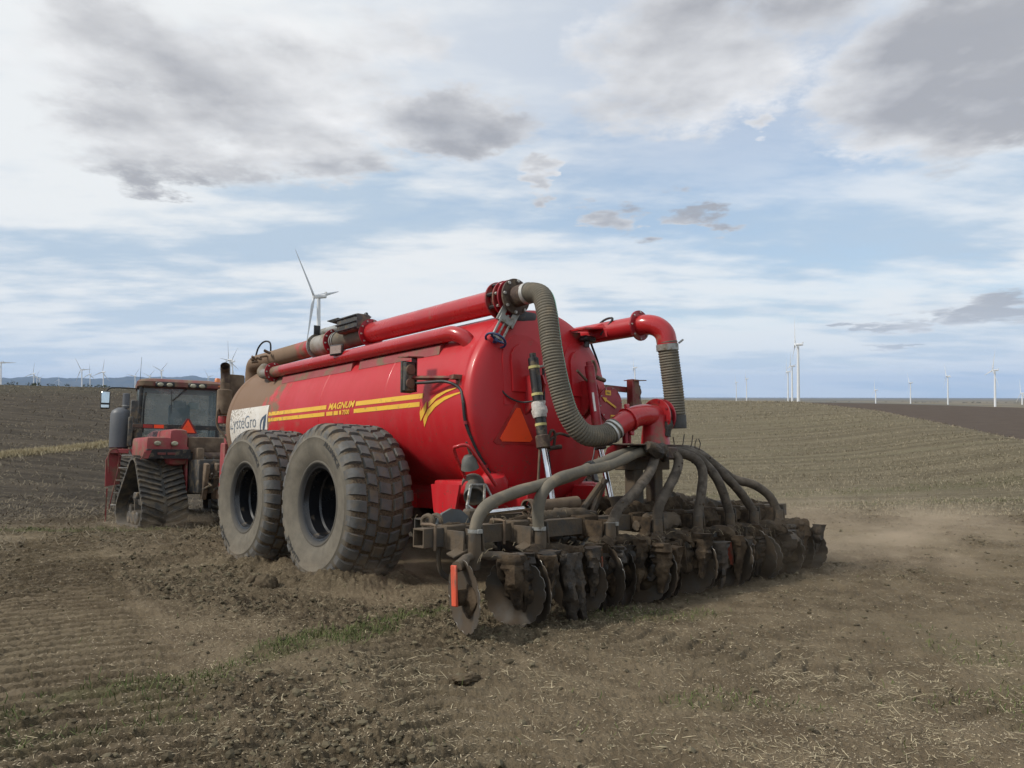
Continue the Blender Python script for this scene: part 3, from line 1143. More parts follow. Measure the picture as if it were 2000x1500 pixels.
    for y in (2.99, 4.06):
        flange(fl, (PX, y, PZ), (0, 1, 0), .205)
        bolts(bl, (PX, y - .012, PZ), (0, 1, 0), .178, 10)
    flange(fl, (PX, .17, PZ), (0, 1, 0), .215); flange(fl, (PX, .045, PZ), (0, 1, 0), .21); flange(fl, (PX, -.035, PZ), (0, 1, 0), .205)
    bolts(bl, (PX, .03, PZ), (0, 1, 0), .182, 8, .016, .03, .2)
    bolts(dk, (PX, .11, PZ), (0, 1, 0), .185, 8, .022, .05, .2)
    build_each(fl, 'flange', M_FLANGE, up); stuff(bl.build('flange_bolts', M_BOLT, up)); stuff(dk.build('flange_nuts', M_BLACK, up))
    MB().cyl((PX, .17, PZ), (PX, -.10, PZ), .150, n=32).build('valve_body', M_FLANGE, up)
    fp = MB().cyl((PX, 4.62, PZ), (PX, 6.95, PZ - .02), .142, n=40)
    fp.tube(spline([(PX, 6.9, PZ - .02), (PX, 7.1, PZ - .04), (PX + .02, 7.22, PZ - .16), (PX + .03, 7.25, PZ - .45)], 6), .142, 28)
    fp = fp.build('supply_pipe', mat('pipe_dusted', (.40, .018, .02), .4, scale=3, dirt=DUST, dirt_amt=.30, dirt_scale=2.0, extra=lambda nt, P: nt.mapr(nt.sep(P)[1], 4.6, 6.2, -.08, .50)), root)
    gf = MB()
    flange(gf, (PX, 4.62, PZ), (0, 1, 0), .205, .03)
    gf.build('flange', M_STEEL, fp)
    MB().cyl((PX, 4.60, PZ), (PX, 4.07, PZ), .168, n=36, bev=.02).build('flow_meter', mat('meter_grey', (.33, .31, .28), .6, scale=4, dirt=DUST, dirt_amt=.45), fp)
    corrugated([(PX, 4.04, PZ), (PX, 3.7, PZ - .005), (PX, 3.35, PZ), (PX, 3.02, PZ)], .138, .026, .008, 28).build('coupling_hose', M_HOSE, up)
    cl = MB()
    for y in (3.98, 3.92):
        cl.lathe([(.146, -.012), (.153, -.012), (.153, .012), (.146, .012)], (PX, y, PZ), (0, 1, 0), 32)
    build_each(cl, 'hose_clamp', M_STEEL, up)
    # actuator: black finned box and silver cylinder
    av = empty('valve_actuator', None, root)
    M1 = Matrix.Translation((PX - .13, 3.28, PZ + .15))
    MB().box((0, 0, 0), (.24, .60, .24), M1, .05).build('housing', M_BLACKDUST, av)
    fn = MB()
    for k in range(3):
        fn.box((-.005, 0, -.085 + .085 * k), (.27, .57, .018), M1, .004)
    build_each(fn, 'fin', M_BLACK, av)
    MB().cyl((PX + .02, 3.58, PZ + .21), (PX + .02, 4.55, PZ + .21), .065, n=24, bev=.006).build('ram', M_STEEL, av)
    bx = MB().box((PX + .02, 4.0, PZ + .32), (.22, .34, .012), None, 0, (0, rad(8), 0)).box((PX - .08, 4.52, PZ + .24), (.10, .02, .15)).box((PX + .02, 4.55, PZ + .10), (.02, .05, .22)).box((PX + .1, 4.4, PZ + .10), (.02, .04, .22))
    bx.cyl((PX - .02, 3.02, PZ + .15), (PX - .02, 3.12, PZ + .30), .03, n=10).cyl((PX - .10, 3.0, PZ + .05), (PX - .10, 3.1, PZ + .22), .025, n=10)
    build_each(bx, 'bracket', M_BLACK, av)
    # front manifold fittings and the small loop of hose
    MB().tube(spline([(PX + .05, 6.55, PZ + .12), (PX + .03, 6.55, PZ + .30), (PX, 6.75, PZ + .34), (PX - .02, 6.95, PZ + .24), (PX - .06, 6.98, PZ + .02)], 6), .016, 8).build('air_line', M_RUBBER, root)
    fit = MB()
    rn = random.Random(5)
    for k in range(7):
        c = (PX - .20 + rn.uniform(-.05, .05), 6.0 + k * .11, PZ - .02 + rn.uniform(-.06, .08))
        fit.cyl(c, (c[0] - .10, c[1] + rn.uniform(-.08, .08), c[2] + rn.uniform(-.03, .06)), .022, n=8)
    stuff(fit.build('fittings', M_DUSTY, root))

    # --- lower vent pipe clipped along the shoulder, with plates
    AX = rad(41)
    vx, vz = -(TR + .115) * math.sin(rad(49)), TZ + (TR + .115) * math.cos(rad(49))
    vp = MB().cyl((vx, .62, vz), (vx, 5.30, vz), .088, n=32)
    vp.tube(spline([(vx, .64, vz), (vx + .005, .50, vz - .003), (vx + .03, .38, vz - .04), (vx + .07, .31, vz - .10), (vx + .12, .28, vz - .20)], 7), .088, 24)
    vp = vp.build('vent_pipe', M_PIPE, root)
    f2, b2 = MB(), MB()
    flange(f2, (vx, 5.30, vz), (0, 1, 0), .155)
    bolts(b2, (vx, 5.29, vz), (0, 1, 0), .13, 8, .012, .022)
    f2.build('flange', M_FLANGE, vp); stuff(b2.build('flange_bolts', M_BOLT, vp))
    MB().tube(spline([(vx, 5.32, vz), (vx - .005, 5.5, vz), (vx - .01, 5.66, vz), (vx + .03, 5.85, vz + .06), (vx + .14, 6.0, vz + .15)], 6), .082, 20).build('elbow', mat('dust_grey', (.22, .20, .18), .7, scale=5, dirt=DUST, dirt_amt=.5), vp)
    pl = MB()
    for y0, y1 in ((4.95, 2.75), (2.55, .72)):          # saddle plates the pipe stands on
        vs = []
        for i, y in enumerate((y0, y0 - .1, y1 + .12, y1)):
            lo, hi = (58.5, 53.5)
            for an in (lo, hi, 36):
                R = TR + (.004 if an == lo else .045 if an == hi else .006)
                vs.append((-R * math.sin(rad(an)), y, TZ + R * math.cos(rad(an))))
        fs = [(i * 3 + j, i * 3 + j + 1, i * 3 + j + 4, i * 3 + j + 3) for i in range(3) for j in range(2)] + [(0, 2, 1), (9, 10, 11)]
        pl.add(vs, fs, False)
    build_each(pl, 'saddle_plate', M_FADED, vp)
    wl = MB().box((vx - .10, 3.02, vz + .09), (.05, .26, .15), None, .012, (0, 0, rad(12)))
    wl = wl.build('work_lamp', M_BLACK, root)
    MB().box((vx - .128, 3.00, vz + .09), (.012, .22, .11), None, 0, (0, 0, rad(12))).build('lens', mat('dusty_lens', (.34, .24, .20), .4, scale=40, coat=.3), wl)

    # --- rear corrugated delivery hose down to the distributor, gate valve with handwheel
    gv = empty('gate_valve', None, root)
    MB().cyl((PX, -.10, PZ), (PX, -.125, PZ), .205, n=40, bev=.003).build('flange', M_BROWN, gv)
    gb = MB(); bolts(gb, (PX, -.125, PZ), (0, 1, 0), .180, 8, .018, .02, .1); stuff(gb.build('flange_bolts', M_BOLT, gv))
    MB().cyl((PX, -.12, PZ), (PX - .01, -.30, PZ), .118, n=28).build('spigot', M_BROWN, gv)
    y_, dv = -.075, Vector((-.30, -.06, -.42)).normalized()
    sx = Vector((1, 0, -.22)).normalized()
    g0 = Vector((PX - .03, y_, PZ - .14))
    fy = frame(g0 + dv * .20, dv, (-.4, -1, 0))
    yk = MB().box((-.10, .075, .0), (.26, .07, .03), fy, .004).box((-.10, -.075, .0), (.26, .07, .03), fy, .004).box((.10, .06, .0), (.30, .022, .045), fy, .003).box((.10, -.06, .0), (.30, .022, .045), fy, .003)
    yk.box((.25, 0, 0), (.03, .15, .05), fy, .004).box((-.02, 0, .0), (.10, .17, .05), fy, .006).cyl(fy @ Vector((-.1, 0, 0)), fy @ Vector((.30, 0, 0)), .012, n=10)
    yk.build('yoke', M_STEEL, gv)
    hw = MB()
    hp = [fy @ Vector((.285, .115 * math.cos(2 * math.pi * i / 32), .115 * math.sin(2 * math.pi * i / 32))) for i in range(33)]
    hw.tube(hp, .013, 10, False)
    for i in range(3):
        an = 2 * math.pi * i / 3 + .5
        hw.cyl(fy @ Vector((.285, 0, 0)), fy @ Vector((.285, .115 * math.cos(an), .115 * math.sin(an))), .012, n=8)
    hw.cyl(fy @ Vector((.265, 0, 0)), fy @ Vector((.305, 0, 0)), .025, n=12)
    hw.build('handwheel', M_BLUE, gv)
    MB().box((PX + .17, -.02, PZ - .20), (.34, .16, .13), None, .03).cyl((PX + .02, -.02, PZ - .28), (PX + .02, -.02, PZ - .16), .04, n=12).build('air_actuator', M_BLACK, gv)
    HP = [(PX - .005, -.26, PZ), (PX - .015, -.40, PZ - .005), (-.54, -.58, 3.09), (-.585, -.70, 2.88), (-.60, -.79, 2.47), (-.55, -.85, 2.08), (-.46, -.90, 1.79), (-.29, -.96, 1.615), (-.02, -1.01, 1.625), (.10, -1.03, 1.70)]
    ho = corrugated(HP, .108, .030, .010, 26).build('delivery_hose', M_HOSE, root)
    q = resample(spline(HP, 10), .03)
    gl = MB()
    gl.tube([Vector(c) + Vector((.045, -.100, .035 * (1 if c[2] > 2.9 else .2))) for c in q[8:-16]], .005, 5)
    gl.build('hose_stripe', M_GREENLINE, ho)
    ck = MB()
    for i, w in ((2, .03), (len(q) - 2, .012), (len(q) - 4, .012)):
        tg = (q[min(i + 1, len(q) - 1)] - q[i - 1]).normalized()
        ck.lathe([(.112, -w), (.120, -w), (.120, w), (.112, w)], q[i], tg, 28)
    build_each(ck, 'hose_clamp', mat('clamp_bright', (.62, .60, .56), .4, metal=.5, scale=9), ho)

    # --- right-hand overflow pipe, elbow and hanging hose
    RX, RZ = .80, TZ + .915
    rp = MB().cyl((RX, 1.5, RZ), (RX + .02, -.80, RZ + .01), .118, n=32).build('overflow_pipe', M_PIPE, root)
    rf, rb = MB(), MB()
    flange(rf, (RX + .02, -.80, RZ + .01), (0, 1, 0), .178); bolts(rb, (RX + .02, -.80, RZ + .01), (0, 1, 0), .155, 8, .011, .024)
    rf.build('flange', M_FLANGE, rp); stuff(rb.build('flange_bolts', M_BOLT, rp))
    MB().tube(spline([(RX + .02, -.80, RZ + .01), (RX + .03, -.90, RZ + .01), (RX + .07, -1.01, RZ - .025), (RX + .115, -1.08, RZ - .11), (RX + .135, -1.10, RZ - .24)], 7), .116, 28).build('elbow', M_PIPE, rp)
    hz = RZ - .20
    dh = [(RX + .13, -1.10, hz), (RX + .16, -1.11, hz - .25), (RX + .20, -1.12, hz - .55), (RX + .225, -1.12, hz - .80), (RX + .235, -1.12, hz - .88)]
    hh = corrugated(dh, .112, .030, .010, 26).build('overflow_hose', M_HOSE, rp)
    MB().lathe([(.119, -.035), (.126, -.035), (.126, .035), (.119, .035)], (RX + .135, -1.10, hz - .07), (.1, 0, -1), 28).cyl((RX + .22, -1.2, hz - .02), (RX + .27, -1.22, hz + .02), .012, n=8).build('hose_clamp', M_STEEL, hh)
    MB().lathe([(.108, 0), (.120, 0), (.122, .15), (.108, .15), (.10, .0)], (RX + .228, -1.12, hz - .84), (.03, 0, -1), 28).build('hose_cuff', M_BLACKDUST, hh)
    br = MB().prism([(0, 0), (.42, 0), (.42, -.10), (.34, -.17), (.05, -.10)], frame((RX - .10, .02, RZ - .08), (0, -1, 0), (1, 0, 0)), .16)
    br.prism([(0, 0), (.5, 0), (.5, .02), (0, .02)], frame((RX - .42, -.10, RZ - .02), (1, .0, .12), (0, -1, 0)), .24)
    br.prism([(0, 0), (.30, .02), (.30, -.10), (.12, -.12)], frame((RX - .55, -.09, RZ - .06), (1, 0, .1), (0, -1, 0)), .02)
    build_each(br, 'bracket', M_RED, rp)
    MB().box((RX - .22, -.20, RZ - .10), (.20, .12, .07), None, .02).cyl((RX - .24, -.20, RZ - .2), (RX - .24, -.20, RZ - .1), .035, n=12).build('marker_lamp', M_BLACK, rp)
    MB().tube(spline([(RX - .1, -.3, RZ - .05), (RX - .05, -.45, RZ + .13), (RX + .05, -.2, RZ + .15), (RX + .16, .1, RZ + .0), (RX + .25, .05, RZ - .35), (RX + .33, .03, RZ - .8), (RX + .32, .03, RZ - 1.1)], 7), .014, 8).build('cable', M_RUBBER, rp)

    # --- rear head fittings
    def head_y(x, z, lift=0.0):
        q = min(1.0, math.hypot(x, z - TZ) / (TR * .93))
        return -.24 + .155 * q * q - lift

    def pad(name, pts, lift, m, th=.02):
        n = len(pts)
        vs = [(x, head_y(x, z, lift), z) for x, z in pts] + [(x, head_y(x, z, lift) + th + .03, z) for x, z in pts]
        fs = [tuple(range(n)), tuple(reversed(range(n, 2 * n)))] + [(i, n + i, n + (i + 1) % n, (i + 1) % n) for i in range(n)]
        mb = MB().add(vs, fs, False)
        o = mb.build(name, m, root)
        bm = bmesh.new(); bm.from_mesh(o.data); bmesh.ops.recalc_face_normals(bm, faces=bm.faces); bm.to_mesh(o.data); bm.free()
        return o

    def arch(cx, zb, zt, w, n=10):
        return [(cx - w, zb)] + [(cx - w * math.cos(math.pi * i / n), zt + w * math.sin(math.pi * i / n)) for i in range(n + 1)] + [(cx + w, zb)]

    for sx_ in (-.42, .46):
        pad('doubler_plate', arch(sx_, 1.95, 2.45, .30), .012, M_TANK)
        pad('doubler_plate', arch(sx_, 2.10, 2.45, .20), .026, M_TANK)
        MB().prism([(0, 0), (.0, .46), (.14, .36), (.26, .10), (.22, 0)], frame((sx_ - .03, head_y(sx_, 2.4) + .02, 2.28), (0, -1, 0), (1, 0, 0)), .022).prism([(0, 0), (.0, .46), (.14, .36), (.26, .10), (.22, 0)], frame((sx_ + .06, head_y(sx_, 2.4) + .02, 2.28), (0, -1, 0), (1, 0, 0)), .022).build('cylinder_lug', M_RED, root)
    # warning triangle
    def tri(name, cx, zb, h, w, lift, m):
        return pad(name, [(cx - w, zb), (cx - w * .86, zb - .03 * (lift < .02)), (cx + w * .86, zb - .03 * (lift < .02)), (cx + w, zb), (cx + w * .10, zb + h), (cx - w * .10, zb + h)], lift, m, .004)
    tb = tri('reflector_border', -.55, 1.555, .42, .275, .012, mat('reflector_red', (.42, .020, .020), .4, scale=6, coat=.3))
    to = tri('warning_triangle', -.55, 1.585, .335, .205, .018, M_ORANGE)
    # level gauge
    gd = empty('level_gauge', None, root)
    gc = Vector((1.03, -.16, 2.05))
    MB().cyl(gc, gc + Vector((0, .018, 0)), .215, n=44, bev=.003).build('dial', M_FLANGE, gd)
    nd = MB().prism([(-.03, -.012), (.17, -.012), (.17, -.03), (.25, 0), (.17, .03), (.17, .012), (-.03, .012)], frame(gc + Vector((.06, -.008, -.03)), (-.90, 0, .42), (0, -1, 0)), .004)
    nd.build('needle', M_YELLOW, gd)
    pp = MB()
    for z0, w_ in ((.135, .0), (-.165, 0)):
        pp.box(gc + Vector((-.05 if z0 > 0 else .04, -.004, z0)), (.10, .004, .06))
    build_each(pp, 'scale_plate', M_YELLOW, gd)
    tl = MB()
    for body, cx, z0 in (('FULL', -.05, .135), ('EMPTY', .04, -.165)):
        vs, fs = text_mesh(body, .034, 0, .001, .85)
        W = max(q[0] for q in vs)
        tl.add([(gc.x + cx + q - W / 2, gc.y - .008, gc.z + z0 - .012 + w) for q, w in vs], fs, False)
    tl.build('lettering', M_BLACK, gd)
    gb = MB(); bolts(gb, gc + Vector((0, -.004, 0)), (0, 1, 0), .198, 10, .008, .008); stuff(gb.build('rivets', M_BOLT, gd))

    # --- lift cylinders behind the head
    def ram(top, col, end, lbl, bm_=None):
        e = empty('lift_cylinder', None, root)
        top, col, end = Vector(top), Vector(col), Vector(end)
        ax = (col - top).normalized()
        MB().cyl(top, col, .058, n=24, bev=.006).cyl(top - ax * .05, top + ax * .02, .036, n=16).build('barrel', bm_ or M_BLACK, e)
        MB().cyl(col - ax * .12, col + ax * .02, .075, n=24, bev=.01).build('gland', M_BROWN, e)
        MB().cyl(col, end, .033, n=20).build('rod', M_CHROME, e)
        return e, top, col, ax
    e1, top, col, ax = ram((-.47, -.36, 2.46), (-.455, -.50, 1.50), (-.46, -.64, .92), '')
    tp = MB()
    for k in (.11, .42, .76):
        tp.lathe([(.059, -.014), (.063, -.014), (.063, .014), (.059, .014)], top + (col - top) * k, ax, 20)
    build_each(tp, 'tape_band', M_YTAPE, e1)
    wr = MB()
    rn = random.Random(2)
    ws = [top + (col - top) * (.50 + .02 * i) for i in range(10)]
    wr.tube([p + Vector((rn.uniform(-.008, .008), 0, 0)) for p in ws], [.062 + rn.uniform(.004, .026) for _ in ws], 14)
    wr.build('tape_wrap', M_TAPE, e1)
    MB().tube([top + Vector((.065, -.02, -.1)), top + Vector((.075, -.06, -.5)), top + Vector((.085, -.10, -.82))], .009, 6).build('tape_line', M_YTAPE, e1)
    MB().tube(spline([top + Vector((.05, 0, -.09)), top + Vector((.16, 0, -.07)), top + Vector((.17, 0, .02)), top + Vector((.30, .02, .02))], 4), .014, 8).build('fitting', M_STEEL, e1)
    MB().tube(spline([top + Vector((.155, 0, -.10)), top + Vector((.15, -.01, -.4)), top + Vector((.14, -.05, -.8)), top + Vector((.12, -.10, -1.0)), top + Vector((.14, -.12, -1.35)), top + Vector((.10, -.14, -1.6))], 6), .016, 8).build('hydraulic_line', M_RUBBER, e1)
    MB().tube(spline([col + Vector((.05, 0, -.05)), col + Vector((.15, .0, .0)), col + Vector((.17, 0, .14)), col + Vector((.12, 0, .17)), col + Vector((.08, 0, .06)), col + Vector((.24, .02, .14)), col + Vector((.45, .05, .12))], 6), .016, 8).cyl(col + Vector((.08, 0, -.02)), col + Vector((.26, 0, 0)), .026, n=10).build('port_hose', M_BROWN, e1)
    MB().tube(spline([col + Vector((-.03, .02, 0)), col + Vector((-.05, .03, -.4)), col + Vector((-.06, .02, -.75))], 5), .014, 8).build('hydraulic_line', M_DUSTY, e1)
    e2, top2, col2, ax2 = ram((.43, -.36, 2.45), (.44, -.50, 1.50), (.46, -.64, .92), '', M_FLANGE)
    MB().prism([(-.11, -.012), (.11, -.012), (.11, .012), (-.11, .012)], frame(top2 + (col2 - top2) * .45 + Vector((-.044, -.040, 0)), ax2, (-.72, -.69, 0)), .003).build('sticker', M_WHITE, e2)
    MB().tube(spline([(.16, -.42, 2.37), (.40, -.36, 2.27), (.52, -.33, 2.30), (.58, -.33, 2.42), (.53, -.33, 2.52), (.47, -.33, 2.46), (.52, -.33, 2.36), (.62, -.32, 2.33)], 7), .016, 8).cyl((.60, -.32, 2.335), (.76, -.30, 2.31), .026, n=10).build('hydraulic_line', M_DUSTY, e2)
    MB().tube(spline([(-.75, -.13, 2.13), (-.68, -.20, 2.03), (-.55, -.26, 1.98), (-.47, -.40, 1.99)], 5), .011, 6).build('hydraulic_line', M_RUBBER, root)

    # --- brake light boxes on arms, both sides, with cable on the left
    def lightbox(side, y, z, reach):
        e = empty('tail_light', None, root)
        s = side
        x = s * (TR + reach)
        MB().box((x, y, z), (.15, .035, .36), None, .008).box((x, y - .045, z), (.13, .07, .33), None, .012).build('housing', M_BLACKDUST, e)
        ln = MB()
        for k in (-.078, .078):
            ln.cyl((x, y - .075, z + k), (x, y - .095, z + k), .060, n=28, bev=.006)
        build_each(ln, 'lens', M_LENS, e)
        MB().box((x + s * -.02, y - .05, z + .225), (.22, .20, .012), None, 0, (rad(4), rad(-4), 0)).box((x - s * .085, y - .03, z + .03), (.012, .10, .40)).build('hood', M_DARKRED, e)
        return e, x
    e, x = lightbox(-1, .84, 2.29, .20)
    ar = MB().cyl((x + .02, .80, 2.28), (-.98, .16, 2.245), .026, n=4).box((-1.045, .16, 2.19), (.10, .05, .14), None, .005, (0, 0, rad(20)))
    ar.box((-1.10, .17, 2.247), (.14, .10, .05), None, .004, (0, 0, rad(-10)))
    ar.build('arm', M_DARKRED, e)
    MB().tube(spline([(x + .05, .80, 2.22), (-1.22, .60, 2.215), (-1.15, .30, 2.205), (-1.10, .12, 2.12), (-1.125, .03, 1.98), (-1.10, .015, 1.75), (-1.00, -.01, 1.52), (-.86, -.03, 1.29), (-.70, -.04, 1.10), (-.52, -.05, .98), (-.30, -.10, .90)], 8), .017, 8).build('cable', M_RUBBER, e)
    cc = MB()
    for p, d in (((-1.10, .015, 1.75), (.1, 0, -1)), ((-.86, -.03, 1.29), (.5, 0, -1))):
        cc.lathe([(.017, -.018), (.026, -.018), (.026, .018), (.017, .018)], p, d, 12)
    build_each(cc, 'cable_clip', M_FLANGE, e)
    e, x = lightbox(1, .05, 2.18, .62)
    MB().box(((x + TR) / 2, .06, 2.28), (x - TR + .1, .05, .07), None, .005).box((x - .09, -.02, 2.10), (.14, .10, .62), None, .004).build('arm', M_DARKRED, e)

    # --- running gear
    fr = MB()
    for s in (-1, 1):
        fr.box((s * .52, 3.2, .92), (.16, 7.2, .30), None, .01)
        fr.box((s * .62, .06, .97), (.52, .20, .26), None, .02)
        fr.box((s * .95, .14, .93), (.50, .10, .30), None, .02)
    for y in (1.72, 3.85):
        fr.box((0, y, .86), (2.2, .18, .18), None, .01)
    fr.box((0, 8.0, .72), (.40, 3.4, .30), None, .02).box((0, 7.0, .95), (1.3, .3, .5), None, .02)
    fr.prism([(0, 0), (.5, 0), (.42, -.30), (.28, -.42), (.16, -.42), (.05, -.28)], frame((-1.22, .42, 1.10), (0, -1, 0), (-1, 0, 0)), .03)
    build_each(fr, 'chassis_member', M_TANK, root)
    MB().box((-.76, .25, 1.02), (.72, .60, .24), None, .03).lathe([(.16, 0), (.155, .10), (.11, .17), (0.02, .19)], (-.73, .0, 1.05), (-.2, -.4, 1), 24).build('outlet_box', M_TANK, root)
    # --- galvanised suction coupling at the rear-left corner with its guard bar
    sv = empty('suction_coupling', None, root)
    c0 = Vector((-1.08, -.10, 1.04))
    axv = Vector((-.45, -.62, -.42)).normalized()
    sb = MB().lathe([(.10, -.16), (.12, -.15), (.12, -.10), (.085, -.09), (.085, .02), (.10, .03), (.105, .12), (.095, .12), (.09, .02), (.0, .0)], c0, axv, 28)
    sb.lathe([(.001, -.29), (.045, -.28), (.075, -.235), (.088, -.17), (.095, -.14)], c0 + Vector((-.02, 0, .10)), Vector((.35, .2, -1)), 20)
    sb.build('body', mat('dull_casting', (.15, .15, .135), .65, metal=.2, scale=9, dirt=DUST, dirt_amt=.35), sv)
    cg = MB()
    pts = [c0 + Vector((-.13, -.12, .06)), c0 + Vector((-.19, -.14, -.14)), c0 + Vector((-.05, -.22, -.26)), c0 + Vector((.08, -.20, -.22))]
    for i in range(3):
        cg.cyl(pts[i], pts[i + 1], .017, n=6)
    cg.cyl(pts[0], c0 + Vector((.08, -.10, .06)), .018, n=6).cyl(pts[1], pts[1] + Vector((.01, .0, -.16)), .018, n=6).cyl(c0 + Vector((.02, -.16, .06)), c0 + Vector((-.02, -.20, -.10)), .015, n=6).cyl(c0 + Vector((.08, -.10, .06)), c0 + Vector((.15, -.16, -.12)), .015, n=6)
    cg.box(c0 + Vector((.03, -.26, -.21)), (.05, .05, .16), None, .008, (.5, .4, 0))
    cg.build('clamp_lever', M_STEEL, sv)
    MB().cyl(c0 + Vector((-.02, 0, .32)), c0 + Vector((-.07, 0, .45)), .018, n=8).cyl(c0 + Vector((-.07, 0, .45)), c0 + Vector((-.10, 0, .50)), .012, n=8).build('stem', M_BLACKDUST, sv)
    MB().tube(spline([c0 + Vector((.0, .10, .08)), c0 + Vector((-.19, .08, .40)), c0 + Vector((-.205, .0, .455)), c0 + Vector((-.14, -.06, .465)), c0 + Vector((-.08, -.09, .40)), c0 + Vector((.19, -.14, .05))], 6), .019, 10).build('guard_bar', M_PIPE, sv)

    # --- front: posts, breather stack, tongue fittings between tank and tractor
    fs_ = empty('front_stack', None, root)
    MB().cyl((-.80, 7.75, 2.22), (-.80, 7.75, 2.70), .135, n=28, bev=.02).cyl((-.80, 7.75, 2.70), (-.80, 7.75, 2.82), .085, n=20).build('silencer', M_DUSTY, fs_)
    MB().tube(spline([(-.80, 7.75, 2.78), (-.80, 7.75, 2.95), (-.82, 7.72, 3.06), (-.86, 7.62, 3.13)], 6), .085, 20, False).tube(spline([(-.80, 7.75, 2.78), (-.80, 7.75, 2.95), (-.82, 7.72, 3.06), (-.86, 7.62, 3.13)], 6), .078, 20, False).build('outlet', M_BROWN, fs_)
    MB().cyl((-.80, 7.75, 2.06), (-.80, 7.75, 2.20), .10, n=20, bev=.01).build('base', M_RED, fs_)
    MB().box((-.58, 7.9, 2.72), (.30, .34, .56), None, .04).build('filter_box', M_DUSTY, fs_)
    MB().tube(spline([(-.92, 7.6, 2.25), (-1.0, 7.5, 2.3), (-1.0, 7.5, 2.0), (-.85, 7.4, 1.75), (-.80, 7.3, 1.5)], 6), .02, 8).build('line', M_DUSTY, fs_)
    MB().box((-.80, 7.55, 1.22), (.16, .20, .95), None, .02).box((-.78, 7.55, 1.75), (.10, .12, .2), None, .01).build('front_post', M_FADED, root)
    MB().tube([(-.83, 7.35, .92), (-.86, 7.5, .80), (-.90, 7.1, .72)], .085, 18, False).build('drain_tube', M_BROWN, root)
    hs = MB()
    rn = random.Random(9)
    for k in range(9):
        x0 = rn.uniform(-.6, .2)
        hs.tube(spline([(x0, 7.2, 1.1 + rn.uniform(-.2, .3)), (x0 + rn.uniform(-.2, .2), 8.0, .8 + rn.uniform(-.3, .4)), (rn.uniform(-.4, .3), 8.9, .9 + rn.uniform(-.3, .4)), (rn.uniform(-.3, .3), 9.6, 1.1)], 6), .020, 7)
    hs.tube(spline([(-.78, 7.4, 1.0), (-.92, 7.3, .6), (-.85, 7.3, .45), (-.72, 7.35, .62), (-.65, 7.4, .9)], 6), .022, 8)
    stuff(hs.build('hydraulic_lines', M_DUSTY, root))

    # --- wheels
    w0 = make_wheel()
    spots = [(-1.56, 1.72, 1, 0.0), (-1.56, 3.85, 1, 1.3), (1.56, 1.72, -1, .4), (1.56, 3.85, -1, 2.0)]
    for i, (x, y, s, ph) in enumerate(spots):
        w = w0 if i == 0 else copy_tree(w0)
        w.parent = root
        w.matrix_local = Matrix.Translation((x, y, HUB_Z)) @ Matrix.Rotation(0 if s > 0 else math.pi, 4, 'Z')
    return root


tanker = make_tanker()


# ------------------------------------------------------------------ the disc injector behind the tanker
def lumpy(mb_pts, radii, seed, n=14, k=.35, step=.025):
    """an irregular clod-covered strand along a path"""
    rn = random.Random(seed)
    q = resample(spline(mb_pts, 8), step)
    m = len(q)
    mb = MB()
    rs = []
    for i in range(m):
        u = i / (m - 1) * (len(radii) - 1)
        j = min(int(u), len(radii) - 2)
        rs.append(radii[j] + (radii[j + 1] - radii[j]) * (u - j))
    mb.tube(q, rs, n)
    vs = np.array(mb.v)
    tt = np.repeat(np.arange(m) * step, n)
    aa = np.tile(np.arange(n) * 2 * math.pi / n, m)
    nz = fbm(tt * 13 + np.cos(aa) * 1.3 + seed * 3.1, np.sin(aa) * 1.3 + tt * 4, seed, 3, .6) - .5
    cen = np.repeat(np.array([tuple(p) for p in q]), n, 0)
    d = vs - cen
    nz = nz + .40 * (fbm(tt * 30 + np.cos(aa) * 3.2, np.sin(aa) * 3.2 + tt * 11 + seed, seed + 4, 2, .6) - .5)
    vs = cen + d * (1 + nz * 2.6 * k)[:, None] + (np.array([rn.random() for _ in range(len(vs))]) - .5)[:, None] * .006
    mb.v = [tuple(p) for p in vs]
    return mb


def disc_mesh(R=.275, teeth=15, dish=.045):
    """notched concave disc in the YZ plane, opening towards +x"""
    mb = MB()
    n = teeth * 8
    rings = [.05, .12, .19, .235, 1.0, 1.02]
    vs = []
    for side in (0, 1):
        for ri, rr in enumerate([.0, .08, .16, .22, 1.0]):
            for i in range(n):
                a = 2 * math.pi * i / n
                ph = (i % 8) / 8
                edge = R * (1 - .055 * max(0, math.cos(2 * math.pi * ph)) ** 2.0)
                r = edge if rr == 1.0 else max(rr, .002)
                vs.append((dish * (1 - (r / R) ** 2) + side * .006 - (.003 if rr == 1.0 and side else 0), r * math.cos(a), r * math.sin(a)))
    K = 5
    fs = []
    for side in (0, 1):
        o = side * K * n
        for k in range(K - 1):
            for i in range(n):
                j = (i + 1) % n
                f = (o + k * n + i, o + k * n + j, o + (k + 1) * n + j, o + (k + 1) * n + i)
                fs.append(f if side else f[::-1])
    o1, o2 = (K - 1) * n, K * n + (K - 1) * n
    for i in range(n):
        j = (i + 1) % n
        fs.append((o1 + i, o1 + j, o2 + j, o2 + i))
    return mb.add(vs, fs), [(dish * .0 + .003, R * (1 - .055 * max(0, math.cos(2 * math.pi * ((i % 8) / 8))) ** 2.0) * math.cos(2 * math.pi * i / n),
                             R * (1 - .055 * max(0, math.cos(2 * math.pi * ((i % 8) / 8))) ** 2.0) * math.sin(2 * math.pi * i / n)) for i in range(n + 1)]


M_ORBRIGHT = mat('bright_orange', (.72, .10, .045), .55, col2=(.52, .08, .04), scale=12, dirt=(.13, .095, .064), dirt_amt=.18, dirt_scale=14, stretch=(1, 1, .3))


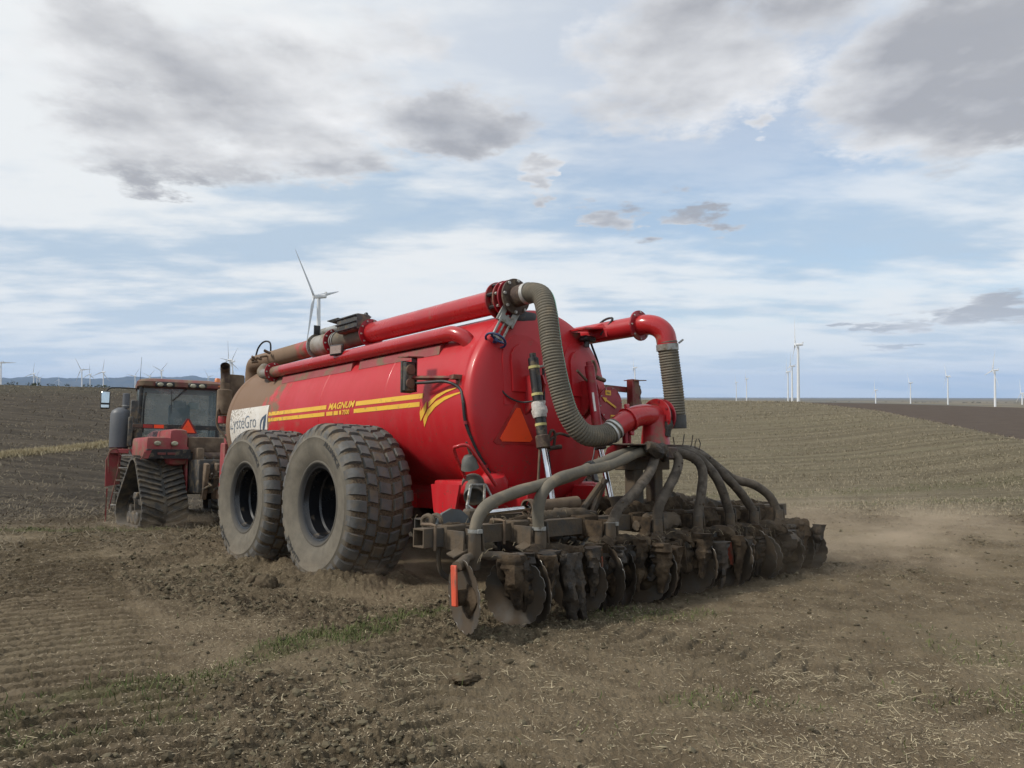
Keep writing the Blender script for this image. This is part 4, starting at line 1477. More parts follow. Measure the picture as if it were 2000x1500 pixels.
def make_injector():
    root = empty('disc_injector', RIG)
    tag(root, 'muddy disc injector toolbar with notched discs and fan of hoses behind the tanker', 'farm implement')
    BY, BZ = -1.12, .72
    # hollow main beam with an open end
    def beam(name, x0, x1, y, z, s=.15, th=.012, m=M_IRON):
        mb = MB()
        h = s / 2
        mb.box(((x0 + x1) / 2, y, z + h - th / 2), (x1 - x0, s, th)).box(((x0 + x1) / 2, y, z - h + th / 2), (x1 - x0, s, th))
        mb.box(((x0 + x1) / 2, y - h + th / 2, z), (x1 - x0 - .002, th, s - 2 * th + .002)).box(((x0 + x1) / 2, y + h - th / 2, z), (x1 - x0 - .002, th, s - 2 * th + .002))
        return mb.build(name, m, root)
    beam('toolbar', -2.46, 3.30, BY, BZ)
    beam('toolbar', -2.05, 3.05, -.52, .76, .13)
    fr = MB()
    for x in (-1.7, -.55, .62, 1.75, 2.8):
        fr.box((x, (BY - .52) / 2, .74), (.10, .50, .10), None, .008)
    build_each(fr, 'frame_tie', M_IRON, root)
    # hitch mast up to the distributor, lift arms to the tank
    ms = MB().box((.45, -.98, 1.05), (.16, .14, .62), None, .01).box((.80, -.98, 1.05), (.14, .14, .62), None, .01).box((.60, -.98, 1.32), (.75, .18, .14), None, .01)
    build_each(ms, 'mast', M_IRON, root)
    la = MB()
    for x in (-.40, .46):
        la.box((x, -.36, .86), (.07, .90, .12), None, .01, (rad(-6), 0, 0))
    build_each(la, 'lift_arm', M_IRON, root)
    for x0, y0, z0, x1, y1, z1 in ((.05, -.85, 1.10, -.28, -.85, .80), (.18, -.80, 1.15, .02, -.75, .78), (.95, -.9, 1.1, 1.2, -.85, .8)):
        MB().cyl((x0, y0, z0), (x1, y1, z1), .035, n=8).build('brace', M_IRON, root)

    # wing cylinder lying along the bar
    wc = empty('wing_cylinder', None, root)
    MB().cyl((-.98, -.86, .895), (-.30, -.84, .925), .062, n=20, bev=.008).lathe([(.07, -.03), (.085, -.03), (.085, .03), (.07, .03)], (-1.0, -.86, .894), (1, .03, .04), 20).build('barrel', M_DUSTY, wc)
    MB().cyl((-1.68, -.88, .865), (-1.0, -.86, .894), .028, n=16).build('rod', M_CHROME, wc)
    MB().box((-1.74, -.89, .85), (.14, .10, .13), None, .02).build('clevis', M_IRON, wc)
    # clamp jaws and U-bolts on the left bar end
    cj = MB()
    for i, (x, y) in enumerate(((-2.28, -.98), (-2.18, -.96))):
        cj.tube(spline([(x, y + .06, .80), (x, y + .05, .86), (x, y - .02, .885), (x, y - .08, .86), (x, y - .085, .80)], 4), .020, 8)
    build_each(cj, 'u_bolt', M_IRON, root)
    MB().prism([(-.18, 0), (.18, 0), (.16, .06), (.08, .115), (-.02, .13), (-.12, .09)], frame((-1.98, -.92, .80), (1, 0, 0), (0, -1, 0)), .035).build('hinge_plate', mat('blue_grey_plate', (.10, .11, .115), .6, scale=6, dirt=DUST, dirt_amt=.3), root)
    for k in range(3):
        xx = (-2.36, -1.62, -1.30)[k]
        q = [(xx, BY - .09, .62), (xx, BY - .095, .82), (xx, BY - .04, .825), (xx, BY + .09, .82)]
        MB().tube(q, .013, 7).build('u_bolt', M_DUSTY, root)

    # distributor with its red inlet
    ds = empty('distributor', None, root)
    MB().tube(spline([(.08, -1.03, 1.69), (.20, -1.05, 1.755), (.34, -1.07, 1.815), (.48, -1.09, 1.845), (.60, -1.10, 1.845), (.70, -1.10, 1.84)], 7), [.105 + .012 * min(1, i / 12) for i in range(36)], 30).build('inlet_elbow', M_PIPE, ds)
    rg = MB().lathe([(.118, -.014), (.135, -.014), (.135, .014), (.118, .014)], (.27, -1.062, 1.788), (.9, -.1, .40), 32).box((.25, -1.06, 1.93), (.06, .04, .05), None, .008).box((.31, -1.07, 1.65), (.06, .04, .06), None, .008)
    rg.build('clamp_ring', M_PIPE, ds)
    f1 = MB(); flange(f1, (.70, -1.10, 1.835), (1, 0, 0), .20, .022); f1.build('flange', M_PIPE, ds)
    f2 = MB(); flange(f2, (.79, -1.10, 1.835), (1, 0, 0), .20, .022); f2.build('flange', M_FLANGE, ds)
    MB().cyl((.71, -1.10, 1.835), (.78, -1.10, 1.835), .165, n=30).build('gasket', M_BLACKMUD, ds)
    bb = MB(); bolts(bb, (.70, -1.10, 1.835), (1, 0, 0), .172, 8, .015, .02, .3); stuff(bb.build('flange_bolts', M_FLANGE, ds))
    MB().lathe([(.16, 0), (.15, .12), (.13, .25), (.14, .33)], (.68, -1.10, 1.52), (0, 0, 1), 28, True).build('neck', M_RED, ds)
    MB().box((.42, -1.12, 1.515), (.92, .42, .016), None, .004).build('top_plate', M_BROWN, ds)
    MB().prism([(-.24, -.22), (.20, -.02), (.20, .05), (-.02, .05), (-.10, .02)], frame((-.02, -1.10, 1.46), (1, 0, 0), (0, -1, 0)), .02).build('gusset', M_RED, ds)
    gp = MB().box((.24, -1.04, 1.60), (.05, .05, .18), None, .005).box((.33, -1.02, 1.60), (.035, .035, .18), None, .005)
    build_each(gp, 'stay', M_FLANGE, ds)
    MB().cyl((.62, -1.12, 1.50), (.62, -1.12, 1.36), .26, n=32, bev=.02).build('drum', M_BROWN, ds)
    lumpy([(.22, -1.34, 1.50), (.34, -1.36, 1.46), (.48, -1.34, 1.45), (.56, -1.32, 1.36)], [.05, .085, .08, .04], 12).build('mud_cake', M_BLACKMUD, ds)
    lumpy([(.70, -1.22, 1.62), (.72, -1.24, 1.74), (.75, -1.20, 1.86)], [.06, .05, .03], 14).build('mud_cake', M_BLACKMUD, ds)
    sk = MB()
    rn = random.Random(4)
    for x in (.92, 1.02, 1.32, 1.42, .70, 1.15, 1.5):
        sk.tube([(x, -1.10, 1.47), (x + rn.uniform(-.02, .03), -1.11, 1.55), (x + rn.uniform(-.05, .06), -1.12, 1.58 + rn.uniform(0, .09))], .006, 5)
    stuff(sk.build('dry_stalks', M_BLACKMUD, ds))

    # eight injection hoses
    HO = [[(.30, -1.15, 1.455), (0.05, -1.2, 1.43), (-0.42, -1.25, 1.32), (-1.02, -1.35, 1.18), (-1.6, -1.42, 1.09), (-1.96, -1.45, 1.0), (-2.1, -1.45, 0.89), (-2.15, -1.45, 0.72)],
          [(.42, -1.20, 1.455), (0.18, -1.25, 1.43), (-0.32, -1.3, 1.30), (-0.87, -1.4, 1.24), (-1.22, -1.45, 1.17), (-1.39, -1.45, 1.05), (-1.44, -1.45, 0.88), (-1.42, -1.45, 0.70)],
          [(.50, -1.24, 1.45), (0.41, -1.30, 1.39), (0.2, -1.38, 1.22), (-0.12, -1.45, 1.04), (-0.37, -1.45, 0.88), (-0.50, -1.45, 0.70)],
          [(.58, -1.22, 1.44), (0.64, -1.33, 1.43), (0.69, -1.39, 1.36), (0.6, -1.42, 1.22), (0.4, -1.45, 1.04), (0.26, -1.45, 0.88), (0.22, -1.45, 0.70)],
          [(.80, -1.15, 1.44), (1.01, -1.2, 1.43), (1.12, -1.32, 1.36), (1.12, -1.4, 1.22), (1.01, -1.45, 1.0), (0.92, -1.45, 0.72)],
          [(.85, -1.10, 1.45), (1.18, -1.15, 1.45), (1.33, -1.25, 1.35), (1.39, -1.38, 1.18), (1.46, -1.43, 1.0), (1.55, -1.45, 0.76)],
          [(.88, -1.08, 1.46), (1.30, -1.1, 1.46), (1.55, -1.2, 1.35), (1.70, -1.35, 1.14), (1.90, -1.4, 0.96), (2.06, -1.45, 0.76)],
          [(.85, -1.0, 1.46), (1.50, -1.0, 1.48), (1.86, -1.05, 1.32), (2.11, -1.15, 1.14), (2.34, -1.3, 1.06), (2.52, -1.4, 0.92), (2.62, -1.45, 0.72)]]
    UX = [q[-1][0] for q in HO]
    for i, q in enumerate(HO):
        pts = resample(spline(q, 10), .03)
        rn = random.Random(i)
        rs = [.052 + (.006 * (fbm(np.array([k * .9]), np.array([i * 7.]), 5, 2)[0] - .5) if i > 1 else .002 * math.sin(k * .5)) for k in range(len(pts))]
        h = MB().tube(pts, rs, 16).build('injection_hose', M_HOSE if i < 2 else M_MUDHOSE, root)
        if i < 3:
            e = pts[-3]
            MB().lathe([(.053, -.014), (.060, -.014), (.060, .014), (.053, .014)], e, (0, 0, 1), 20).box(e + Vector((.0, -.062, 0)), (.05, .014, .035), None, .003).build('hose_clip', M_STEEL, h)
        if i == 0:
            MB().lathe([(.05, -.03), (.062, -.03), (.062, .03), (.05, .03)], pts[30], pts[31] - pts[29], 16).tube([pts[30] + Vector((0, -.03, .05)), pts[30] + Vector((.03, -.03, .14)), pts[30] + Vector((.05, -.02, .19))], .007, 6).build('cable_tie', M_RUBBER, h)
        if i >= 2:
            mk = MB()
            for k in range(16):
                c = rn.choice(pts[3:-3])
                off = Vector((rn.uniform(-1, 1), rn.uniform(-1, .4), rn.uniform(-1, .6))).normalized() * .050
                s = rn.uniform(.010, .020)
                vs = [(c.x + off.x + s * a * rn.uniform(.7, 1.4), c.y + off.y + s * b * rn.uniform(.7, 1.4), c.z + off.z + s * g * rn.uniform(.7, 1.4)) for a, b, g in ((1, 0, 0), (-1, 0, 0), (0, 1, 0), (0, -1, 0), (0, 0, 1), (0, 0, -1))]
                mk.add(vs, [(0, 2, 4), (2, 1, 4), (1, 3, 4), (3, 0, 4), (2, 0, 5), (1, 2, 5), (3, 1, 5), (0, 3, 5)])
            stuff(mk.build('mud_spatter', M_MUD, h))
    # injection units: clamp, drop tube, carrier arm, knife, coverer discs
    dm, edge = disc_mesh()
    disc0 = dm.build('disc', M_DISC, root, 50)
    hubm = MB().cyl((-.06, 0, 0), (.05, 0, 0), .062, n=16, bev=.012).cyl((.03, 0, 0), (.075, 0, 0), .038, n=10)
    hub0 = hubm.build('hub', M_MUD, disc0)
    rim0 = MB().tube(edge, .0017, 4, False).build('worn_edge', M_EDGE, disc0)
    mc = lumpy([(0, .09 * math.cos(a_), .10 * math.sin(a_)) for a_ in [.3 * i_ for i_ in range(13)]], [.02, .05, .085, .06, .07, .05, .025], 61, 12, .5, .02)
    mc.v = [(q[0] * .38 + .022, q[1], q[2]) for q in mc.v]
    mc.build('mud_cake', M_MUD, disc0)
    first = [True]

    def put_disc(x, y, z, turn, tilt=0, s=1.0):
        M = Matrix.Translation((x, y, z)) @ Matrix.Rotation(turn, 4, 'Z') @ Matrix.Rotation(tilt, 4, 'Y') @ Matrix.Rotation(random.random() * 6, 4, 'X') @ Matrix.Scale(s, 4)
        if first[0]:
            first[0] = False
            disc0.matrix_local = M
            return disc0
        return copy_tree(disc0, root, M)
    for k, x in enumerate(UX):
        rn = random.Random(20 + k)
        u = empty('injection_unit', Matrix.Translation((x, 0, 0)), root)
        M_ARM = M_IRON if k < 2 else M_MUD
        cb = MB().box((.0, BY - .005, BZ), (.22, .19, .19), None, .012).box((.09, BY - .20, BZ - .02), (.016, .24, .16), None, .003).box((-.09, BY - .20, BZ - .02), (.016, .24, .16), None, .003)
        cb.build('clamp', M_ARM, u)
        MB().tube([(0, -1.45, .76), (0.0, -1.45, .60), (.02, -1.43, .48)], [.058, .062, .05], 16).build('drop_tube', M_IRON, u)
        MB().box((.062, -1.455, .72), (.018, .09, .20), None, .006, (0, rad(-6), 0)).build('tube_lug', M_IRON, u)
        MB().prism([(-.06, .60), (.05, .60), (.055, .42), (.10, .22), (.06, .05), (.035, .05), (.0, .25), (-.055, .42)], frame((.02, -1.40, 0), (-.35, -.94, 0), (.94, -.35, 0)) @ Matrix(((1, 0, 0, 0), (0, 1, 0, 0), (0, 0, 1, -.03), (0, 0, 0, 1))), .06).build('knife', M_IRON, u)
        # curved carrier arm: two wings sweeping back from the tube
        for s in (-1, 1):
            ex = s * (.30 + .02 * rn.random())
            lumpy([(0, -1.44, .58), (s * .12, -1.52, .585), (s * .22, -1.60, .565), (ex, -1.64, .545)], [.060, .058, .070, .078] if k > 1 else [.052, .042, .050, .060] if k else [.034, .030, .042, .045], 30 + k * 2 + (s > 0), 14, .42 if k else .16).build('carrier_arm', M_MUD if k else M_IRON, u)
            st = MB().box((s * .10, -1.40, .625), (.20, .10, .02), None, .004, (rad(14), s * rad(18), 0))
            st.build('wing_plate', M_ARM, u)
        # hanger plates and discs
        specs = [(-.26, -1.64, .30, -12), (.30, -1.60, .27, 22)]
        if k >= 2:
            specs.append((.05, -1.52, .26, -20))
        for i, (dx, dy, dz, tr) in enumerate(specs):
            jx, jz = rn.uniform(-.02, .02), rn.uniform(-.015, .02)
            hx = -.055 if tr < 0 else .055
            if i < 2:
                hp = MB().box((dx - .10 + jx, dy - .02, .395 + jz), (.022, .070, .30), None, .006, (rad(-4), 0, rad(tr * .4)))
                hp.build('hanger_plate', M_ORBRIGHT if (i == 0 and k == 0) else M_ORPAINT if (i == 0 and k in (2, 3, 5)) else M_MUD, u)
            put_disc(x + dx + jx, dy, dz + jz, rad(tr), rad(rn.uniform(-6, 6)))
        # clods of wet soil hanging from the arms
        for c in range(2 if k else 1):
            cx = (.18, -.05)[c] + rn.uniform(-.06, .06)
            ln = rn.uniform(.12, .24)
            lumpy([(cx, -1.58, .56), (cx + rn.uniform(-.03, .03), -1.58, .50 - ln * .4), (cx + rn.uniform(-.04, .04), -1.585, .48 - ln)], [.05, .04, .018], 70 + k * 5 + c, 10, .5).build('mud_cake', M_BLACKMUD if (k + c) % 2 else M_MUD, u)
    for x, y, tr in ((2.95, -1.50, -14), (3.12, -1.45, 16), (3.30, -1.38, -10)):
        put_disc(x, y, .28, rad(tr))
        MB().box((x - .08, y, .48), (.05, .07, .30), None, .01).build('hanger_plate', M_MUD, root)
    # long hanging clumps near the second unit
    lumpy([(-1.36, -1.72, .56), (-1.38, -1.74, .40), (-1.36, -1.75, .20), (-1.32, -1.74, .02)], [.06, .065, .06, .045], 101, 12, .45).build('mud_cake', M_BLACKMUD, root)
    lumpy([(-1.24, -1.70, .56), (-1.24, -1.72, .36), (-1.22, -1.73, .14), (-1.16, -1.73, -.01)], [.05, .05, .05, .035], 103, 12, .5).build('mud_cake', M_BLACKMUD, root)
    lumpy([(-1.78, -1.66, .56), (-1.80, -1.67, .36), (-1.78, -1.66, .14)], [.05, .06, .03], 105, 12, .5).build('mud_cake', M_MUD, root)
    # wads of soil and trash hanging between the discs
    for i in range(44):
        rn = random.Random(400 + i)
        x = -1.9 + 4.85 * i / 43 + rn.uniform(-.08, .08)
        y = rn.uniform(-1.78, -1.50)
        zt, ln = rn.uniform(.50, .62), rn.uniform(.25, .56)
        r_ = rn.uniform(.040, .085)
        lumpy([(x, y, zt), (x + rn.uniform(-.03, .03), y, zt - ln * .4), (x + rn.uniform(-.05, .05), y + .02, zt - ln)], [r_ * 1.3, r_, r_ * .35], 420 + i, 10, .55).build('mud_cake', M_BLACKMUD if i % 2 else M_MUD, root)
    tr = MB()
    rn = random.Random(55)
    for i in range(260):
        x, y, z = rn.uniform(-2.2, 3.2), rn.choice((-1.62, -1.5, -1.1, -1.0, -.6)) + rn.uniform(-.08, .08), 0
        z = .60 if y < -1.4 else .84
        z += rn.uniform(-.06, .04)
        p = Vector((x, y, z))
        q = p + Vector((rn.uniform(-.07, .07), rn.uniform(-.07, .03), rn.uniform(-.12, .05)))
        tr.tube([p, (p + q) / 2 + Vector((0, 0, .012)), q], .0022, 4, False)
    stuff(tr.build('trash_straw', mat('trash_tan', (.26, .21, .135), .85, scale=20), root))
    # soil lying along the bars
    for i, (x0, x1, y, z, r) in enumerate(((-1.1, -.2, -.98, .83, .05), (-.1, .6, -1.05, .82, .08), (.5, 1.4, -1.02, .82, .09), (1.3, 2.2, -1.0, .81, .08), (2.1, 3.2, -1.02, .80, .06), (.0, 1.0, -.60, .85, .08), (1.0, 2.4, -.58, .85, .08), (-1.7, -1.0, -1.12, .80, .035), (-2.25, -1.9, -1.14, .80, .02), (.1, .9, -1.28, .70, .09), (.9, 1.8, -1.28, .69, .09), (1.8, 2.9, -1.26, .68, .08))):
        rn = random.Random(200 + i)
        q = [(x0 + (x1 - x0) * t / 4, y + rn.uniform(-.03, .03), z + rn.uniform(-.02, .02)) for t in range(5)]
        lumpy(q, [r * .5, r, r * 1.2, r * .9, r * .4], 210 + i, 14, .40).build('mud_ridge', M_MUD if i % 3 else M_IRON, root)
    # spring tine at the left end
    MB().tube(spline([(-2.24, -1.12, .66), (-2.27, -1.14, .54), (-2.22, -1.12, .42), (-2.05, -1.08, .33)], 6), .030, 10, True, .6).build('spring_tine', M_IRON, root)
    return root


injector = make_injector()


# ------------------------------------------------------------------ the tracked tractor
def hull_loop(circles, n=28):
    """outline wrapped round circles (cy, cz, r) taken counter-clockwise"""
    pts = []
    for cy, cz, r in circles:
        for i in range(n * 4):
            a = 2 * math.pi * i / (n * 4)
            pts.append((cy + r * math.cos(a), cz + r * math.sin(a)))
    pts = sorted(set(pts))

    def cross(o, a, b): return (a[0] - o[0]) * (b[1] - o[1]) - (a[1] - o[1]) * (b[0] - o[0])
    lo, hi = [], []
    for p in pts:
        while len(lo) >= 2 and cross(lo[-2], lo[-1], p) <= 0: lo.pop()
        lo.append(p)
    for p in reversed(pts):
        while len(hi) >= 2 and cross(hi[-2], hi[-1], p) <= 0: hi.pop()
        hi.append(p)
    loop = [Vector((0, q[0], q[1])) for q in lo[:-1] + hi[:-1]]
    return resample(loop + [loop[0]], .05)[:-1]


def make_track(x0, x1, yc):
    """one crawler unit between x0 < x1, middle at y = yc"""
    e = empty('crawler_track', Matrix.Translation((0, yc, 0)))
    cs = [(-.62, .36, .30), (.68, .34, .30), (-.10, 1.10, .30)]
    lp = hull_loop(cs)
    n = len(lp)
    nrm = []
    for i in range(n):
        t = lp[(i + 1) % n] - lp[i - 1]
        nrm.append(Vector((0, t.z, -t.y)).normalized())
    vs, fs = [], []
    for i in range(n):
        for x, d in ((x0, 0), (x1, 0), (x1, .045), (x0, .045)):
            p = lp[i] + nrm[i] * d
            vs.append((x, p.y, p.z))
    for i in range(n):
        j = (i + 1) % n
        for k in range(4):
            m = (k + 1) % 4
            fs.append((i * 4 + k, i * 4 + m, j * 4 + m, j * 4 + k))
    bt = MB().add(vs, fs)
    b = bt.build('belt', M_TRACK, e)
    bm = bmesh.new(); bm.from_mesh(b.data); bmesh.ops.recalc_face_normals(bm, faces=bm.faces); bm.to_mesh(b.data); bm.free()
    # chevron lugs
    lg = MB()
    fine = resample(lp + [lp[0]], .0145)
    per = int(.145 / .0145)
    xm = (x0 + x1) / 2
    N = len(fine) - 1
    cnt = N // per
    for q in range(cnt):
        for s in (-1, 1):
            off = per // 2 if s > 0 else 0
            a = int(q * N / cnt) + off
            secs = []
            for u in range(5):
                w = u / 4
                x = xm + s * (.03 + (abs(x1 - x0) / 2 - .035) * w)
                i = int(a - w * 10) % N
                p, t = fine[i], (fine[(i + 1) % N] - fine[i - 1])
                t.normalize()
                nn = Vector((0, t.z, -t.y))
                base, top = p + nn * .042, p + nn * .095
                secs.append([(x, *(base - t * .034).yz), (x, *(base + t * .034).yz), (x, *(top + t * .020).yz), (x, *(top - t * .020).yz)])
            vv = [c for sec in secs for c in sec]
            ff = [(i * 4 + k, i * 4 + (k + 1) % 4, i * 4 + 4 + (k + 1) % 4, i * 4 + 4 + k) for i in range(4) for k in range(4)] + [(0, 1, 2, 3), (16, 17, 18, 19)]
            lg.add(vv, ff, False)
    l = lg.build('tread', M_TRACK, e)
    bm = bmesh.new(); bm.from_mesh(l.data); bmesh.ops.recalc_face_normals(bm, faces=bm.faces); bm.to_mesh(l.data); bm.free()
    for nm, (cy, cz, r) in zip(('idler_wheel', 'idler_wheel', 'drive_wheel'), cs):
        MB().lathe([(r, -.22), (r, .22), (r - .05, .22), (r - .07, .10), (.10, .06), (.10, .24), (0, .24)], (xm, cy, cz), (1, 0, 0), 28).lathe([(r, -.22), (r - .05, -.22), (r - .07, -.10), (.10, -.06), (.10, -.24), (0, -.24)], (xm, cy, cz), (1, 0, 0), 28).build(nm, M_BLACKDUST, e)
    for y in (-.24, .03, .30):
        MB().cyl((x0 + .08, y, .19), (x1 - .08, y, .19), .13, n=20, bev=.02).build('roller', M_BLACKDUST, e)
    MB().box((xm, .0, .52), (.30, 1.0, .20), None, .03).box((xm, -.10, .82), (.22, .30, .45), None, .03).box((x0 + .12, -.38, .66), (.22, .24, .14), None, .02).build('undercarriage', M_BLACKDUST, e)
    return e


def rounded_box_poly(w, h, r, n=5):
    out = []
    for cx, cy, a0 in ((w - r, h - r, 0), (r - w, h - r, 90), (r - w, r - h, 180), (w - r, r - h, 270)):
        for i in range(n + 1):
            a = rad(a0 + 90 * i / n)
            out.append((cx + r * math.cos(a), cy + r * math.sin(a)))
    return out


def make_tractor():
    root = empty('tracked_tractor', RIG @ Matrix.Translation((0, 12.5, 0)))
    tag(root, 'red four-track tractor with glass cab pulling the tanker', 'tractor')
    D = 12.5

    def L(x, a, z): return (x, a - D, z)
    for (x0, x1, a) in ((-1.56, -.66, 10.85), (.68, 1.55, 10.85), (-1.55, -.68, 15.0), (.68, 1.55, 15.0)):
        t = make_track(x0, x1, a - D)
        t.parent = root
    # chassis, rear frame, hitch
    ch = MB().box(L(0, 11.0, 1.05), (1.10, 2.6, .70), None, .04).box(L(0, 14.8, 1.1), (1.10, 3.6, .80), None, .04).box(L(0, 12.6, .85), (.7, 1.2, .5), None, .03)
    build_each(ch, 'chassis', M_BLACKDUST, root)
    MB().box(L(.10, 9.75, .62), (.22, 1.1, .12), None, .01).build('drawbar', M_BLACKDUST, root)
    hl = MB()
    for x in (-.42, -.20, .35):
        hl.box(L(x, 9.68, .95), (.10, .16, .75), None, .02, (rad(10), 0, 0))
    build_each(hl, 'hitch_link', M_DUSTY, root)
    # rear deck between the fenders
    MB().box(L(.15, 10.9, 1.72), (1.42, 1.0, .34), None, .05).build('rear_deck', M_DUSTY, root)
    MB().cyl(L(-.42, 10.30, 1.46), L(.7, 10.30, 1.46), .10, n=16).build('cross_tube', M_BROWN, root)
    MB().box(L(-.42, 10.15, 1.50), (.16, .22, .30), None, .04, (0, 0, .2)).build('hose_bank', M_DUSTY, root)
    # fenders: low box with lamp, tall hump beside it, skirt down the inside
    for s in (-1, 1):
        f = empty('fender', None, root)
        prof = [(-.22, -.22), (.22, -.22), (.22, .22), (-.10, .22), (-.17, .19), (-.215, .12)]
        MB().box(L(s * 1.20, 10.75, 1.66), (.50, 1.1, .42), None, .08).build('cover', M_FADED, f)
        MB().box(L(s * .80, 10.72, 1.66), (.40, 1.0, .78), None, .13).build('hump', M_FADED, f)
        MB().box(L(s * .60, 10.65, 1.10), (.045, .75, 1.1), None, .015, (rad(-4), 0, 0)).build('skirt', M_FADED, f)
        MB().prism([(0, 0), (.85, 0), (.85, .19), (.10, .19), (.06, .16)], frame(L(s * 1.02 - .42, 10.16, 1.42), (1, 0, 0), (0, -1, .0)), .04).box(L(s * 1.02, 10.5, 1.60), (.85, .72, .03), None, .005).build('mud_guard', M_BLACK, f)
        MB().prism([(0, 0), (.14, .0), (.20, .17), (.06, .14), (0, -.02)], frame(L(s * 1.02 - .55, 10.13, 1.42), (1, 0, 0), (0, -1, .0)), .03).build('guard_end', M_FADED, f)
        for x in (1.24, .90):
            lm = MB().lathe([(.0, -.022), (.05, -.016), (.068, 0), (.07, .03)], L(s * x, 10.185, 1.735), (0, 1, 0), 24)
            lm.v = [(q[0] if True else 0, q[1], 1.735 + (q[2] - 1.735) * .72) for q in lm.v]
            lm.build('lamp', M_LAMP, f)
        for x in (1.17, .98):
            MB().box(L(s * x, 10.115, 1.52), (.16, .012, .05), None, .004).build('reflector', mat('dull_reflector', (.16, .05, .045), .4, scale=9), f)
    # cab: posts, glass, roof
    cab = empty('cab', None, root)
    X0, X1, A0, A1, Z0, Z1 = -.98, .78, 12.62, 14.15, 1.95, 3.12
    xm, am = (X0 + X1) / 2, (A0 + A1) / 2
    for x, a, dx, da in ((X0, A0, .04, 0), (X1, A0, -.04, 0), (X0, A1, .05, .12), (X1, A1, -.05, .12), (X0, am, .04, .05), (X1, am, -.04, .05)):
        MB().cyl(L(x, a + da, Z0 - .25), L(x + dx * .6, a, Z1 + .05), .045, n=8).build('post', M_BLACK, cab)
    MB().box(L(xm, am, Z0 - .32), (X1 - X0 + .05, A1 - A0 + .1, .64), None, .05).build('lower_body', M_BLACK, cab)
    gl = [((X0 + .05, A0 - .005), (X1 - .05, A0 - .005), .0), ((X0 - .003, A0 + .04), (X0 - .003, A1), 0), ((X1 + .003, A0 + .04), (X1 + .003, A1), 0), ((X0 + .05, A1 + .08), (X1 - .05, A1 + .08), 0)]
    for (xa, aa), (xb, ab), _ in gl:
        d = Vector((xb - xa, ab - aa, 0))
        nn = Vector((d.y, -d.x, 0)).normalized()
        if (Vector((xa + xb, aa + ab, 0)) / 2 - Vector((xm, am, 0))).dot(nn) < 0:
            nn = -nn
        k, vs = 9, []
        for i in range(k):
            u = i / (k - 1)
            for z in (Z0 + (.0 if abs(d.x) > .5 else -.1), (Z0 + Z1) / 2, Z1):
                p = Vector((xa, aa, 0)) + d * u + nn * (.05 * math.sin(math.pi * u))
                vs.append(L(p.x, p.y, z))
        fs = [(i * 3 + j, i * 3 + 3 + j, i * 3 + 4 + j, i * 3 + 1 + j) for i in range(k - 1) for j in range(2)]
        MB().add(vs, fs).build('window', M_GLASS, cab)
    rf = MB()
    for z, g in ((3.12, -.02), (3.16, .07), (3.27, .08), (3.33, .02), (3.36, -.12)):
        pl = rounded_box_poly((X1 - X0) / 2 + g, (A1 - A0) / 2 + g + .08, .22)
        rf.v += [L(xm + px, am + py - .02, z) for px, py in pl]
    n = len(pl)
    for k in range(4):
        rf.f += [(k * n + i, k * n + (i + 1) % n, (k + 1) * n + (i + 1) % n, (k + 1) * n + i) for i in range(n)]
    rf.f += [tuple(range(4 * n, 5 * n)), tuple(reversed(range(n)))]
    rf.s = [True] * len(rf.f)
    roof = rf.build('roof', mat('roof_red', (.17, .035, .032), .5, scale=2, dirt=DUST, dirt_amt=.42, dirt_scale=3, coat=.1), cab)
    for c in (-.36, .36):
        MB().box(L(xm + c, A0 - .175, 3.205), (.42, .05, .125), None, .02).build('lamp_bar', M_BLACK, roof)
        for d in (-.10, .10):
            lm = MB().lathe([(.0, -.03), (.05, -.022), (.07, 0), (.072, .03)], (0, 0, 0), (0, 1, 0), 20)
            lm.v = [L(xm + c + d + q[0], A0 - .205 + q[1], 3.195 + q[2] * .7) for q in lm.v]
            lm.build('work_lamp', M_LAMP, roof)
    for x in (X0 + .10, X1 - .05):
        MB().box(L(x, A0 - .13, 3.22), (.20, .04, .055), None, .015, (0, 0, -.25 if x < 0 else .25)).build('turn_signal', M_AMBER, roof)
    vs, fs = text_mesh('CASE IH', .075, .1, .002, 1.15)
    W = max(q[0] for q in vs)
    MB().add([L(xm - W / 2 + q, A0 - .166, 3.225 + w) for q, w in vs], fs, False).build('lettering', M_WHITE, roof)
    MB().cyl(L(X1 - .02, A0 + .25, 3.34), L(X1 - .02, A0 + .25, 3.46), .075, .062, n=20, bev=.01).build('beacon', M_AMBER, roof)
    MB().cyl(L(X0 - .02, 12.6, 3.1), L(X0 - .01, 12.6, 3.85), .007, .003, n=6).build('antenna', M_BLACK, roof)
    wp = MB().tube([L(xm + .12, A0 - .10, 3.12), L(xm - .18, A0 - .10, 2.82)], .018, 6).tube([L(xm - .20, A0 - .085, 3.05), L(xm - .20, A0 - .085, 2.52)], .008, 6)
    wp.build('wiper', M_BLACK, cab)
    # inside the cab
    seat = MB().box(L(xm + .05, 13.45, 2.45), (.50, .14, .70), None, .06).box(L(xm + .05, 13.40, 2.80), (.30, .12, .20), None, .05).box(L(xm + .05, 13.75, 2.08), (.52, .5, .14), None, .05)
    seat.build('seat', mat('seat_cloth', (.030, .036, .055), .9, scale=9), cab)
    MB().box(L(xm + .40, 13.7, 2.80), (.24, .03, .17), None, .01).build('monitor', mat('screen_grey', (.42, .50, .44), .3, scale=4), cab)
    MB().box(L(xm + .40, 13.2, 2.18), (.3, .6, .22), None, .04).build('console', M_BLACKDUST, cab)
    MB().tube(spline([L(X0 + .12, A0 - .03, 3.02), L(X0 + .09, A0 - .05, 2.7), L(X0 + .10, A0 - .03, 2.05)], 4), .02, 6).build('grab_rail', M_BLACK, cab)
